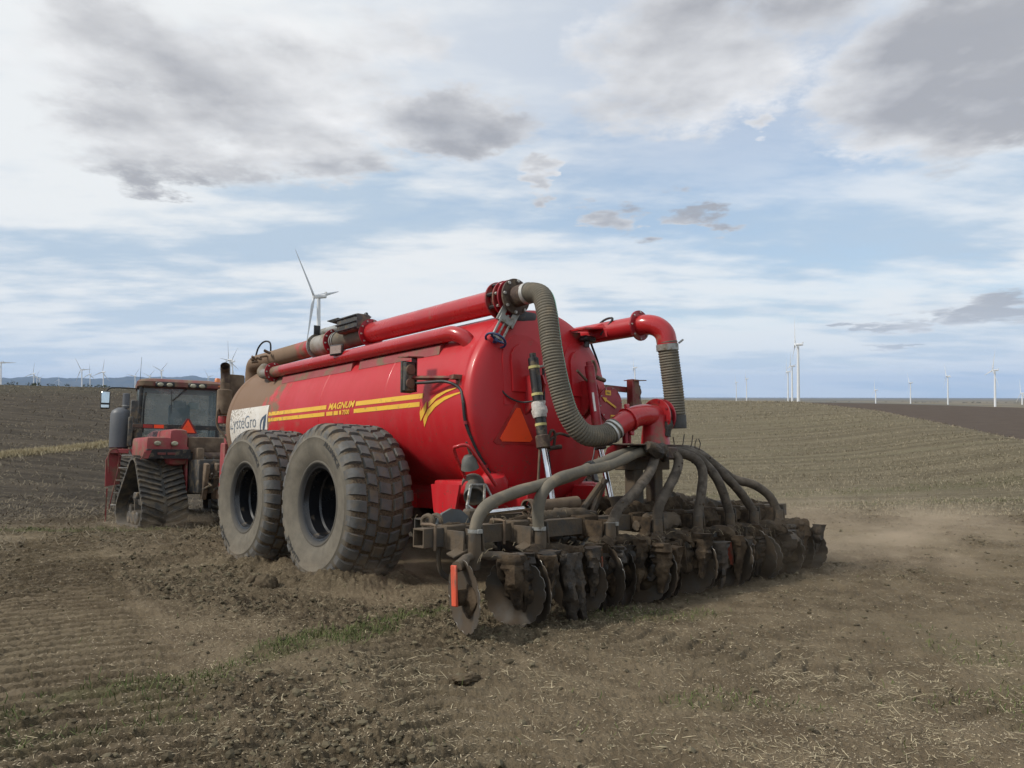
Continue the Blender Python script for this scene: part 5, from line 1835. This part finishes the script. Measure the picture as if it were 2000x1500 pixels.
    # bonnet, mostly hidden by the cab
    MB().box(L(xm * .5, 15.6, 1.75), (1.15, 2.7, .85), None, .12).build('bonnet', M_RED, root)
    # air cleaner and exhaust treatment on the left
    ac = empty('air_cleaner', None, root)
    MB().lathe([(.17, 0), (.215, .03), (.22, .4), (.22, .80), (.19, .88), (.10, .94), (.07, .95)], L(-1.36, 12.45, 1.66), (0, 0, 1), 30, True).build('canister', M_GREY, ac)
    MB().cyl(L(-1.27, 12.45, 2.60), L(-1.27, 12.45, 2.95), .075, n=20, bev=.01).build('intake_stack', M_GREY, ac)
    MB().lathe([(.076, -.014), (.085, -.014), (.085, .014), (.076, .014)], L(-1.27, 12.45, 2.66), (0, 0, 1), 20).build('clamp_band', M_STEEL, ac)
    bx = MB().box(L(-1.10, 12.20, 2.42), (.16, .10, .72), None, .02).box(L(-1.16, 12.14, 2.05), (.10, .16, .68), None, .02).cyl(L(-1.02, 12.3, 1.72), L(-1.02, 12.3, 2.25), .12, n=18, bev=.02)
    build_each(bx, 'side_box', M_BLACKDUST, ac)
    MB().tube(spline([L(-1.14, 12.15, 1.75), L(-1.14, 12.1, 1.55), L(-1.0, 12.0, 1.42), L(-.8, 12.0, 1.45)], 5), .03, 8).build('hose', M_BLACKDUST, ac)
    # ladder and platform
    ld = empty('ladder', None, root)
    for x in (-1.72, -1.42):
        MB().box(L(x + .13, 12.05, .98), (.022, .07, 1.40), None, .006, (rad(-8), rad(9), 0)).build('rail', M_DARKRED, ld)
    for i in range(5):
        MB().box(L(-1.44 - .042 * (2.2 - i), 11.98 + .04 * (4 - i), .38 + .28 * i), (.28, .16, .022), None, .004).build('step', mat('step_light', (.45, .42, .38), .6, scale=9, dirt=DUST, dirt_amt=.3), ld)
    MB().box(L(-1.45, 12.5, 1.60), (.60, .9, .10), None, .01).build('platform', M_FADED, root)
    MB().prism([(0, 0), (.10, .85), (.42, .95), (.42, .50), (.16, 0)], frame(L(-1.74, 12.45, .75), (0, 1, 0), (-1, 0, 0)), .03).prism([(0, 0), (.30, .05), (.28, .72), (.08, .80), (-.02, .6)], frame(L(-1.80, 12.20, .80), (.9, .2, 0), (.2, -1, 0)), .03).build('side_panel', M_FADED, root)
    hr = MB().tube(spline([L(-1.74, 12.05, 1.1), L(-1.76, 12.05, 1.55), L(-1.62, 12.05, 1.66), L(-1.55, 12.05, 1.5), L(-1.56, 12.05, 1.25)], 5), .014, 7).tube(spline([L(-1.25, 11.8, 1.45), L(-1.25, 11.8, 1.62), L(-1.12, 11.8, 1.62), L(-1.10, 11.8, 1.45)], 5), .014, 7)
    build_each(hr, 'hand_rail', M_DARKRED, root)
    # mirror on its long arm
    mr = empty('mirror', None, root)
    MB().tube(spline([L(X0 + .02, 12.85, 3.10), L(-1.3, 12.8, 3.11), L(-1.60, 12.75, 3.09), L(-1.70, 12.74, 3.0)], 5), .016, 8).build('arm', M_BLACK, mr)
    MB().box(L(-1.70, 12.74, 2.80), (.20, .08, .42), None, .03).build('housing', M_BLACK, mr)
    MB().box(L(-1.70, 12.694, 2.86), (.165, .008, .26), None, .003).build('glass', mat('mirror_glass', (.75, .8, .8), .05, metal=1.0, scale=3), mr)
    MB().box(L(-1.70, 12.694, 2.655), (.165, .008, .07), None, .003).build('spot_glass', mat('mirror_glass', (.75, .8, .8), .05, metal=1.0, scale=3), mr)
    # warning bar and triangle on the rear deck
    MB().box(L(-.36, 11.02, 2.12), (2.3, .03, .10), None, .005).build('light_bar', M_BLACK, root)
    for x, m in ((-1.43, M_BROWN), (-1.22, mat('bar_red', (.40, .04, .03), .5, scale=5, dirt=DUST, dirt_amt=.2)), (-1.0, M_ORANGE)):
        MB().box(L(x, 10.998, 2.12), (.20, .012, .075)).build('reflector_strip', m, root)
    s = .175
    MB().prism([(-s, 0), (s, 0), (s + .03, .03), (.03, .34), (-.03, .34), (-s - .03, .03)], frame(L(-.40, 10.99, 1.975), (1, 0, 0), (0, -1, 0)), .012).build('triangle_border', mat('reflector_dark', (.22, .02, .02), .5, scale=6), root)
    MB().prism([(-s + .01, .025), (s - .01, .025), (.0, .315)], frame(L(-.40, 10.975, 1.975), (1, 0, 0), (0, -1, 0)), .006).build('warning_triangle', M_ORANGE, root)
    # hoses across the rear of the tractor
    rn = random.Random(8)
    hz = MB()
    for k in range(10):
        x0 = rn.uniform(-.5, .5)
        hz.tube(spline([L(x0, 10.2, 1.35 + rn.uniform(-.1, .1)), L(x0 + rn.uniform(-.2, .2), 9.8, 1.0 + rn.uniform(-.3, .2)), L(rn.uniform(-.4, .3), 9.5, .95 + rn.uniform(-.2, .2))], 6), .022, 7)
    stuff(hz.build('hydraulic_hoses', M_BLACKDUST, root))
    # the tractor bends in the middle: the front half is turned a little to the right of the rear half
    bpy.context.view_layer.update()
    BEND = Matrix.Rotation(rad(-13), 4, 'Z')
    front = {'cab', 'air_cleaner', 'ladder', 'mirror', 'bonnet', 'platform', 'side_panel', 'hand_rail'}
    for ch_ in root.children:
        nm = ch_.name.split('.')[0]
        if nm in front or (nm == 'crawler_track' and ch_.matrix_local.translation.y > 0) or (nm == 'chassis' and sum(v.co.y for v in ch_.data.vertices) / len(ch_.data.vertices) > 1.0):
            ch_.matrix_local = (Matrix.Translation((.20, 0, 0)) if nm in ('crawler_track', 'ladder', 'side_panel', 'hand_rail', 'platform') else Matrix()) @ BEND @ ch_.matrix_local
    return root


tractor = make_tractor()


# ------------------------------------------------------------------ wind turbines on the plain
M_TURB = mat('turbine_white', (.74, .75, .76), .5, col2=(.70, .71, .72), scale=.2)
M_BLADE = mat('blade_white', (.66, .68, .70), .45, col2=(.62, .64, .66), scale=.2)
WIND = rad(-77)          # all rotors face this way (clockwise from the view axis)


def blade_mesh(Lb):
    mb = MB()
    st = [(1.0, 1.0, 1.0), (3, 1.0, .9), (7, 1.75, .55), (11, 1.7, .42), (20, 1.25, .26), (30, .85, .16), (38, .55, .09), (42, .33, .05), (44, .10, .02)]
    vs, fs, n = [], [], 10
    for z, c, t in st:
        tw = rad(14) * (1 - z / 44)
        for i in range(n):
            a = 2 * math.pi * i / n
            u, w = c * math.cos(a) * 1.0 - .25 * c, t * math.sin(a)
            vs.append((w * math.cos(tw) - u * math.sin(tw), u * math.cos(tw) + w * math.sin(tw), z * Lb / 44))
    for k in range(len(st) - 1):
        for i in range(n):
            j = (i + 1) % n
            fs.append((k * n + i, k * n + j, (k + 1) * n + j, (k + 1) * n + i))
    fs.append(tuple((len(st) - 1) * n + i for i in range(n)))
    return mb.add(vs, fs)


def turbine(px, py, dist, phase, label, Lb=44.0, first={}):
    """hub seen at photo position (px, py); dist in metres"""
    az = math.atan((px - 1000) / 1444)
    x, y = dist * math.sin(az), dist * math.cos(az)
    hz = CAM_P.z + (770 - py) / 1444 * y
    gz = float(base_z(np.array([x]), np.array([y]))[0]) - 2.0
    H = hz - gz
    root = empty('wind_turbine', Matrix.Translation((x, y, gz)))
    tag(root, label, 'wind turbine', 'wind turbines on the plain')
    MB().lathe([(2.1, 0), (2.05, H * .2), (1.75, H * .6), (1.35, H - 1.6)], (0, 0, 0), (0, 0, 1), 20, True).build('tower', M_TURB, root)
    ax = Vector((math.sin(WIND), math.cos(WIND), 0))
    N = frame((0, 0, H), ax, (0, 0, 1))
    nb = MB()
    secs = [(-6.5, .9, 1.2), (-6.0, 1.5, 1.5), (-1, 1.7, 1.7), (2.2, 1.6, 1.6), (3.0, 1.3, 1.3)]
    vs, fs, n = [], [], 12
    for d, w, h in secs:
        for i in range(n):
            a = 2 * math.pi * i / n
            c, s = math.cos(a), math.sin(a)
            sq = 1 / max(abs(c), abs(s)) ** .55
            vs.append(N @ Vector((d, w * c * sq, h * s * sq)))
    for k in range(len(secs) - 1):
        fs += [(k * n + i, k * n + (i + 1) % n, (k + 1) * n + (i + 1) % n, (k + 1) * n + i) for i in range(n)]
    fs += [tuple(reversed(range(n))), tuple((len(secs) - 1) * n + i for i in range(n))]
    nb.add(vs, fs)
    nb.box((-6.2, 0, 2.6), (1.4, 1.6, 1.6), N)
    nb.build('nacelle', M_TURB, root)
    MB().lathe([(1.5, 3.0), (1.6, 3.6), (1.3, 4.6), (.6, 5.3), (0, 5.5)], (0, 0, H), ax, 16).build('hub', M_TURB, root)
    if 'b' not in first:
        first['b'] = blade_mesh(44.0).build('blade', M_BLADE, root)
        src = first['b']
    for k in range(3):
        if k == 0 and first.get('used') is None:
            b = first['b']; first['used'] = 1
        else:
            b = first['b'].copy()
            COL.objects.link(b)
            b.parent = root
        b.matrix_local = N @ Matrix.Translation((3.9, 0, 0)) @ Matrix.Rotation(rad(phase + 120 * k), 4, 'X') @ Matrix.Scale(Lb / 44, 4)
    return root


# phase: 0 = one blade straight up; positive turns it towards the right of the picture
TURBINES = [
    (622, 579, 600, -43, 'tall white wind turbine rising behind the top of the tanker'),
    (2, 708, 2100, 88, 'white wind turbine cut by the photo edge above the left field'),
    (66, 730, 3300, 10, 'front wind turbine of the small cluster far left of the tractor'),
    (72, 737, 4600, 30, 'second wind turbine in the small cluster far left of the tractor'),
    (78, 740, 5400, 50, 'smallest and hindmost wind turbine in the cluster far left of the tractor'),
    (115, 742, 6500, 5, 'tiny far wind turbine standing alone before the blue mountains'),
    (160, 722, 2700, -33, 'larger wind turbine left of a pair between mirror and field edge'),
    (176, 731, 3300, 3, 'smaller wind turbine just right of the larger one above the mirror'),
    (202, 727, 2700, 12, 'wind turbine with upright blade directly above the tractor mirror'),
    (264, 735, 3300, 40, 'wind turbine behind the tractor antenna, its blades in a V'),
    (293, 735, 3500, 50, 'wind turbine peeping over the left half of the cab roof'),
    (316, 724, 2700, 50, 'wind turbine standing over the middle of the cab roof'),
    (408, 736, 3500, -40, 'wind turbine blade tips beside the amber beacon on the roof'),
    (449, 703, 1750, -3, 'front wind turbine of the overlapping pair beside the exhaust stack'),
    (454, 706, 1900, 38, 'rear wind turbine of the overlapping pair beside the exhaust stack'),
    (1240, 718, 2050, -2, 'wind turbine seen between tanker head and hanging overflow hose'),
    (1326, 733, 2000, 0, 'wind turbine mostly hidden behind the hanging overflow hose'),
    (1438, 747, 3600, 0, 'smaller turbine of the pair right of the hanging hose'),
    (1458, 740, 3000, -14, 'larger turbine of the pair right of the hanging hose'),
    (1539, 726, 2100, -2, 'lowest wind turbine in the tight group of three on the crest'),
    (1547, 715, 1700, -25, 'middle wind turbine in the tight group of three on the crest'),
    (1559, 673, 1080, 4, 'tallest wind turbine in the tight group of three on the crest'),
    (1710, 762, 2900, -3, 'low wind turbine standing alone right of the group of three'),
    (1778, 748, 2900, 30, 'wind turbine midway above the dark ploughed field'),
    (1851, 735, 2500, 25, 'wind turbine with spread blades above the dark ploughed field'),
    (1943, 723, 1750, -18, 'nearest wind turbine at the right above the dark ploughed field'),
    (1996, 768, 2700, 10, 'wind turbine cut by the right edge of the photo'),
]
for q in TURBINES:
    turbine(*q)


# ------------------------------------------------------------------ litter, grass, clods
def litter_mat(name, c0, c1, rough=.8):
    m = bpy.data.materials.new(name)
    m.use_nodes = True
    nt = NT(m.node_tree)
    b = m.node_tree.nodes['Principled BSDF']
    n = nt.new('ShaderNodeAttribute', attribute_name='tone')
    nt.put(b.inputs['Base Color'], nt.mix(E(nt, n.outputs['Fac']), c0, c1))
    b.inputs['Roughness'].default_value = rough
    b.inputs['Specular IOR Level'].default_value = .25
    return m


RNG = np.random.default_rng(11)


def scatter(n, r0, r1, az0, az1, power=1.0):
    """points round the photographer's stand, thinning with distance"""
    u = RNG.random(n)
    r = np.exp(np.log(r0) + u ** power * (np.log(r1) - np.log(r0)))
    a = np.radians(az0 + RNG.random(n) * (az1 - az0))
    return r * np.sin(a), r * np.cos(a)


def strips(name, x, y, length, width, pitch, bend, mat_, tone, lift=.004, label=None, yaw=None):
    """bent straw-like strips: three-sided section would be lost at this size, a folded ribbon is enough"""
    n = len(x)
    z = ground_z(x, y)
    yw = RNG.random(n) * 2 * math.pi if yaw is None else yaw
    d = np.stack([np.cos(yw) * np.cos(pitch), np.sin(yw) * np.cos(pitch), np.sin(pitch)], -1)
    s = np.stack([-np.sin(yw), np.cos(yw), np.zeros(n)], -1)
    up = np.array([0, 0, 1.0])
    P0 = np.stack([x, y, z + lift], -1)
    k = (RNG.random(n) - .5) * bend
    P1 = P0 + d * (length * .5)[:, None] + s * (k * length)[:, None] + up * (np.abs(k) * length * .4)[:, None]
    P2 = P0 + d * length[:, None]
    w = s * (width * .5)[:, None]
    h = up * (width * .45)[:, None]
    V = np.stack([P0 - w, P0 + w, P1 - w, P1 + h, P1 + w, P2 - w * .6, P2 + w * .6], 1).reshape(-1, 3)
    o = (np.arange(n) * 7)[:, None]
    F = np.concatenate([o + np.array(t)[None] for t in ((0, 3, 2), (0, 1, 3), (1, 4, 3), (2, 3, 5), (3, 6, 5), (3, 4, 6))], 0)
    ob = np_mesh(name, V, F, mat_, attrs={'tone': np.repeat(tone, 7)})
    return tag(ob, label, kind='stuff')


def straw_field():
    x, y = scatter(210000, 2.3, 19, -43, 43, 1.0)
    a, b = to_ab(x, y)
    nz = fbm(x * 1.3, y * 1.3, 301, 3)
    n2 = fbm(x * 4, y * 4, 305, 2)
    den = .12 + .95 * sstep(.42, .70, nz) * (.4 + .6 * sstep(.35, .60, n2))
    den *= 1 - .65 * sstep(-1.6, -2.4, a) * sstep(-4.2, -3.2, a) * sstep(3.5, 2.0, np.abs(b))
    den *= 1 - .6 * sstep(-3.2, -4.2, b)
    den *= np.where(np.hypot(x, y) < 5.2, 1.25, .9)
    keep = RNG.random(len(x)) < den * .50
    keep &= ~((a > -1.0) & (a < 7) & (np.abs(b) < 1.1))
    x, y = x[keep], y[keep]
    n = len(x)
    L = .012 + .075 * RNG.random(n) ** 3.4
    strips('straw', x, y, L, .0020 + .0030 * RNG.random(n) ** 2, RNG.random(n) ** 2 * .45 - .05, .10, litter_mat('straw_tan', (.22, .18, .115), (.52, .44, .29)), RNG.random(n), label='pale straw litter lying over the brown soil')


def chaff():
    x, y = scatter(150000, 2.3, 13, -43, 43, 1.0)
    a, b = to_ab(x, y)
    keep = RNG.random(len(x)) < .10 + .32 * sstep(.35, .65, fbm(x * 1.1, y * 1.1, 341, 3))
    keep &= ~((a > -1.0) & (a < 7) & (np.abs(b) < 1.1))
    x, y = x[keep], y[keep]
    n = len(x)
    z = ground_z(x, y) + .003
    yw = RNG.random(n) * 6.28
    L = (.002 + .008 * RNG.random(n) ** 2) * (1 + np.hypot(x, y) * .05)
    w = (.0010 + .0012 * RNG.random(n)) * (1 + np.hypot(x, y) * .08)
    d = np.stack([np.cos(yw), np.sin(yw), (RNG.random(n) - .5) * .8], -1) * L[:, None]
    s = np.stack([-np.sin(yw), np.cos(yw), (RNG.random(n) - .5) * .5], -1) * w[:, None]
    P = np.stack([x, y, z], -1)
    V = np.stack([P - d - s, P + d - s, P + d + s, P - d + s], 1).reshape(-1, 3)
    F = np.arange(n * 4).reshape(-1, 4)
    tag(np_mesh('chaff', V, F, litter_mat('chaff_tan', (.17, .135, .09), (.46, .38, .26)), attrs={'tone': np.repeat(RNG.random(n), 4)}), 'fine pale chaff flecks scattered over the soil', kind='stuff')


def stubble_field():
    x, y = scatter(150000, 15, 95, -16, 46, .85)
    row = np.round((y + .10 * x) / .42) * .42 - .10 * x
    y = np.where(RNG.random(len(x)) < .45, row + (RNG.random(len(x)) - .5) * .16, y)
    stub, _ = field_masks(x, y)
    keep = RNG.random(len(x)) < stub * (.12 + .88 * sstep(.36, .62, fbm(x * .16, y * .9, 311, 3)))
    keep &= np.hypot(x, y) < 92
    x, y = x[keep], y[keep]
    n = len(x)
    r = np.hypot(x, y)
    strips('stubble', x, y, (.035 + .06 * RNG.random(n)) * (1 + r / 90), .006 + .00022 * r * (1 + RNG.random(n)), RNG.random(n) ** 1.3 * 1.3, .3, litter_mat('stubble_tan', (.12, .100, .068), (.38, .32, .22)), RNG.random(n), 0.0,
           'rows of short pale cereal stubble on the right-hand field')


def left_litter():
    x, y = scatter(42000, 13, 130, -50, -6, .95)
    keep = RNG.random(len(x)) < .15 + .85 * sstep(.42, .62, fbm(x * .2 + y * .05, y * .8, 321, 3))
    x, y = x[keep], y[keep]
    n = len(x)
    r = np.hypot(x, y)
    strips('stubble_litter', x, y, (.06 + .10 * RNG.random(n)) * (1 + r / 80), .006 + .0004 * r * (.6 + RNG.random(n)), RNG.random(n) * .9, .3, litter_mat('litter_grey', (.10, .080, .056), (.27, .225, .155)), RNG.random(n), 0.0,
           'pale stubble flecks on the dark tilled left field')


def grass():
    x, y = scatter(260000, 2.4, 34, -46, 46, .9)
    g = green_at(x, y)
    r = np.hypot(x, y)
    keep = RNG.random(len(x)) < g ** 1.3 * np.where(r > 11, .8, .95) * sstep(.22, .48, fbm(x * 7, y * 7, 95, 2)) + .0022
    x, y, r = x[keep], y[keep], r[keep]
    n = len(x)
    strips('grass', x, y, (.018 + .042 * RNG.random(n) ** 1.5) * (1 + r / 40), .0032 + .0004 * r, .5 + RNG.random(n) * .9, .5, litter_mat('grass_green', (.060, .084, .024), (.140, .155, .058)), RNG.random(n), 0.0,
           'low green grass left standing in a strip of field')


def dry_strip():
    """the pale grass verge crossing the left field"""
    n = 16000
    t = RNG.random(n) * 1.25 - .1
    p0, p1 = STRIP
    w = RNG.normal(0, .42, n)
    dx, dy = p1[0] - p0[0], p1[1] - p0[1]
    Ln = math.hypot(dx, dy)
    x = p0[0] + dx * t - dy / Ln * w
    y = p0[1] + dy * t + dx / Ln * w
    strips('dry_grass', x, y, .14 + .16 * RNG.random(n), .016 + .014 * RNG.random(n), .5 + RNG.random(n) * .9, .4, litter_mat('verge_tan', (.27, .22, .13), (.46, .39, .25)), RNG.random(n), 0.0,
           'narrow strip of pale dry grass crossing the left field')


ICO = None


def clod_mesh(name, x, y, s, m, label, sink=.25):
    bm = bmesh.new()
    bmesh.ops.create_icosphere(bm, subdivisions=1, radius=1)
    V0 = np.array([tuple(v.co) for v in bm.verts])
    F0 = np.array([[v.index for v in f.verts] for f in bm.faces])
    bm.free()
    n, k = len(x), len(V0)
    z = ground_z(x, y)
    sc = s[:, None, None] * np.stack([.8 + .5 * RNG.random(n), .8 + .5 * RNG.random(n), .5 + .4 * RNG.random(n)], -1)[:, None, :]
    V = V0[None] * (1 + (RNG.random((n, k, 1)) - .5) * .7) * sc
    an = RNG.random(n) * 6.28
    c, sn = np.cos(an)[:, None], np.sin(an)[:, None]
    V = np.stack([V[..., 0] * c - V[..., 1] * sn, V[..., 0] * sn + V[..., 1] * c, V[..., 2]], -1)
    V = V + np.stack([x, y, z + s * sink], -1)[:, None, :]
    F = (F0[None] + (np.arange(n) * k)[:, None, None]).reshape(-1, 3)
    return tag(np_mesh(name, V.reshape(-1, 3), F, m, attrs={'tone': np.repeat(RNG.random(n), k)}), label, kind='stuff')


def clods():
    x, y = scatter(90000, 2.3, 24, -44, 44, 1.0)
    _, loose, pr = detail_z(x, y, np.hypot(x, y))
    a, b = to_ab(x, y)
    keep = RNG.random(len(x)) < (.05 + .8 * loose ** 1.5) * (1 - .8 * pr) * .38
    keep &= ~((np.abs(b) < 2.1) & (a > .6) & (a < 5))
    x, y = x[keep], y[keep]
    s = .004 + .016 * RNG.random(len(x)) ** 5 + .0011 * np.hypot(x, y) * (.4 + RNG.random(len(x)))
    clod_mesh('clods', x, y, s, litter_mat('clod_soil', (.066, .053, .033), (.162, .136, .087), .95), 'small crumbs and clods of broken brown soil')


def big_clod(x, y, sx, sy, sz, label, seed):
    bm = bmesh.new()
    bmesh.ops.create_icosphere(bm, subdivisions=4, radius=1)
    V = np.array([tuple(v.co) for v in bm.verts])
    n = fbm(V[:, 0] * 2.1 + seed, V[:, 1] * 2.1 + V[:, 2] * 1.7, seed, 4, .6) - .5
    n2 = fbm(V[:, 0] * 9 + seed, V[:, 1] * 9 + V[:, 2] * 8, seed + 3, 3, .6) - .5
    V = V * (1 + n * .9 + n2 * .25)[:, None] * np.array([sx, sy, sz])
    for v, q in zip(bm.verts, V):
        v.co = q
    me = bpy.data.meshes.new('soil_clod')
    bm.to_mesh(me)
    bm.free()
    me.polygons.foreach_set('use_smooth', [True] * len(me.polygons))
    me.materials.append(mat('clod_big', (.120, .093, .060), .95, col2=(.08, .06, .039), scale=14, bump=1.0, bump_scale=60, spec=.15))
    o = bpy.data.objects.new('soil_clod', me)
    COL.objects.link(o)
    o.location = (x, y, float(ground_z(np.array([x]), np.array([y]))[0]) + sz * .35)
    o.rotation_euler = (0, 0, seed)
    return tag(o, label, 'soil clod')


def treeline(name, pts, label, size=(2.2, 4.5)):
    """far bushes: many leaf clumps, one mass"""
    V, F = [], []
    rn = random.Random(31)
    for cx, cy in pts:
        gz = float(base_z(np.array([cx]), np.array([cy]))[0])
        R = rn.uniform(*size)
        for k in range(34):
            a, u = rn.uniform(0, 6.28), rn.random() ** .5
            p = Vector((cx + math.cos(a) * R * u * 1.3, cy + math.sin(a) * R * u, gz + R * rn.uniform(.05, 1.0) * (1.15 - u * .6)))
            s = R * rn.uniform(.10, .22)
            o = len(V)
            for q in range(4):
                V.append(p + Vector((rn.uniform(-1, 1), rn.uniform(-1, 1), rn.uniform(-1, 1))) * s * 1.4)
            F += [(o, o + 1, o + 2), (o, o + 2, o + 3), (o, o + 3, o + 1), (o + 1, o + 3, o + 2)]
    return tag(np_mesh(name, np.array([tuple(v) for v in V]), np.array(F), mat('far_leaf', (.045, .055, .030), .9, col2=(.07, .075, .04), scale=.3, spec=.1)), label, kind='stuff')


STRIP = ((-27.6, 33.0), (-24.6, 48.4))
straw_field()
chaff()
stubble_field()
left_litter()
grass()
dry_strip()
clods()
big_clod(-2.62, 8.02, .17, .13, .11, 'large rounded soil clod lying before the rear tyre', 5)
big_clod(-2.80, 8.20, .10, .09, .06, 'smaller soil clod beside the large rounded one', 9)
big_clod(-.28, 4.62, .085, .05, .028, 'flat broken soil clod alone in the foreground', 13)
rn_ = random.Random(77)


def far_pts(px0, px1, dist, n):
    out = []
    for _ in range(n):
        a = math.atan((rn_.uniform(px0, px1) - 1000) / 1444)
        d = dist * rn_.uniform(.92, 1.08)
        out.append((d * math.sin(a), d * math.cos(a)))
    return out


treeline('treeline', far_pts(1180, 1500, 2600, 60) + far_pts(1545, 1572, 1060, 8) + far_pts(1600, 2000, 3800, 40), 'dark far tree line along the right horizon')
treeline('hedge_bushes', far_pts(-30, 260, 150, 14), 'low dark bushes along the top of the left field', (.35, .8))


# ------------------------------------------------------------------ dust raised by tyres and discs, and the air of the distance
def dust_mat():
    m = bpy.data.materials.new('dust_air')
    m.use_nodes = True
    t = m.node_tree
    t.nodes.clear()
    nt = NT(t)
    tc = nt.new('ShaderNodeTexCoord')
    P = E(nt, tc.outputs['Object'])
    x, y, z = nt.sep(P)
    rr = x * x + y * y + z * z
    fall = nt.mapr(rr, 1.0, 0.0)
    n = nt.noise(P, 2.6, 4, .65, .6)
    inf = nt.new('ShaderNodeObjectInfo')
    al = E(nt, inf.outputs['Alpha'])
    d = fall * nt.mapr(n, .42, .66, .02, 1.3) * nt.mapr(z, .9, -.2, .1, 1.0) * al
    v = nt.new('ShaderNodeVolumePrincipled')
    nt.put(v.inputs['Density'], d)
    v.inputs['Color'].default_value = (.80, .66, .50, 1)
    v.inputs['Anisotropy'].default_value = .2
    out = nt.new('ShaderNodeOutputMaterial')
    t.links.new(v.outputs[0], out.inputs['Volume'])
    return m


def dust():
    bm = bmesh.new()
    bmesh.ops.create_icosphere(bm, subdivisions=3, radius=1)
    me = bpy.data.meshes.new('dust_cloud')
    bm.to_mesh(me)
    bm.free()
    me.materials.append(dust_mat())
    for a, b, c, sb, sa, sc, k, lab in ((-1.5, 4.6, .35, 3.8, 2.4, .9, .46, 'thin brown dust drifting off the right end of the discs'),
                                        (-1.2, 1.6, .15, 2.6, 1.2, .55, .28, 'low dust boiling round the right-hand discs'),
                                        (1.35, -1.4, .12, 1.0, 1.3, .50, .8, 'dust curling round the foot of the rear tyre'),
                                        (3.6, -1.6, .08, .8, .9, .38, 1.2, 'dust at the foot of the front tyre'),
                                        (9.9, -1.2, .10, 1.4, 1.2, .55, .45, 'dust trailing the tractor crawler track')):
        o = bpy.data.objects.new('dust_cloud', me)
        COL.objects.link(o)
        o.matrix_world = RIG @ Matrix.Translation((b, a, c)) @ Matrix.Diagonal((sb, sa, sc, 1))
        o.color = (1, 1, 1, k)
        tag(o, lab, kind='stuff')


dust()


def haze():
    m = bpy.data.materials.new('haze_air')
    m.use_nodes = True
    t = m.node_tree
    t.nodes.clear()
    v = t.nodes.new('ShaderNodeVolumePrincipled')
    v.inputs['Density'].default_value = HAZE
    v.inputs['Color'].default_value = (.40, .62, 1.0, 1)
    v.inputs['Anisotropy'].default_value = 0.0
    out = t.nodes.new('ShaderNodeOutputMaterial')
    t.links.new(v.outputs[0], out.inputs['Volume'])
    z0, z1 = -175.0, 980.0
    o = MB().box((0, 0, (z0 + z1) / 2), (81000, 81000, z1 - z0)).build('haze', m)
    tag(o, 'pale blue air between the field and the mountains', kind='stuff')


HAZE = 2.3e-5
haze()
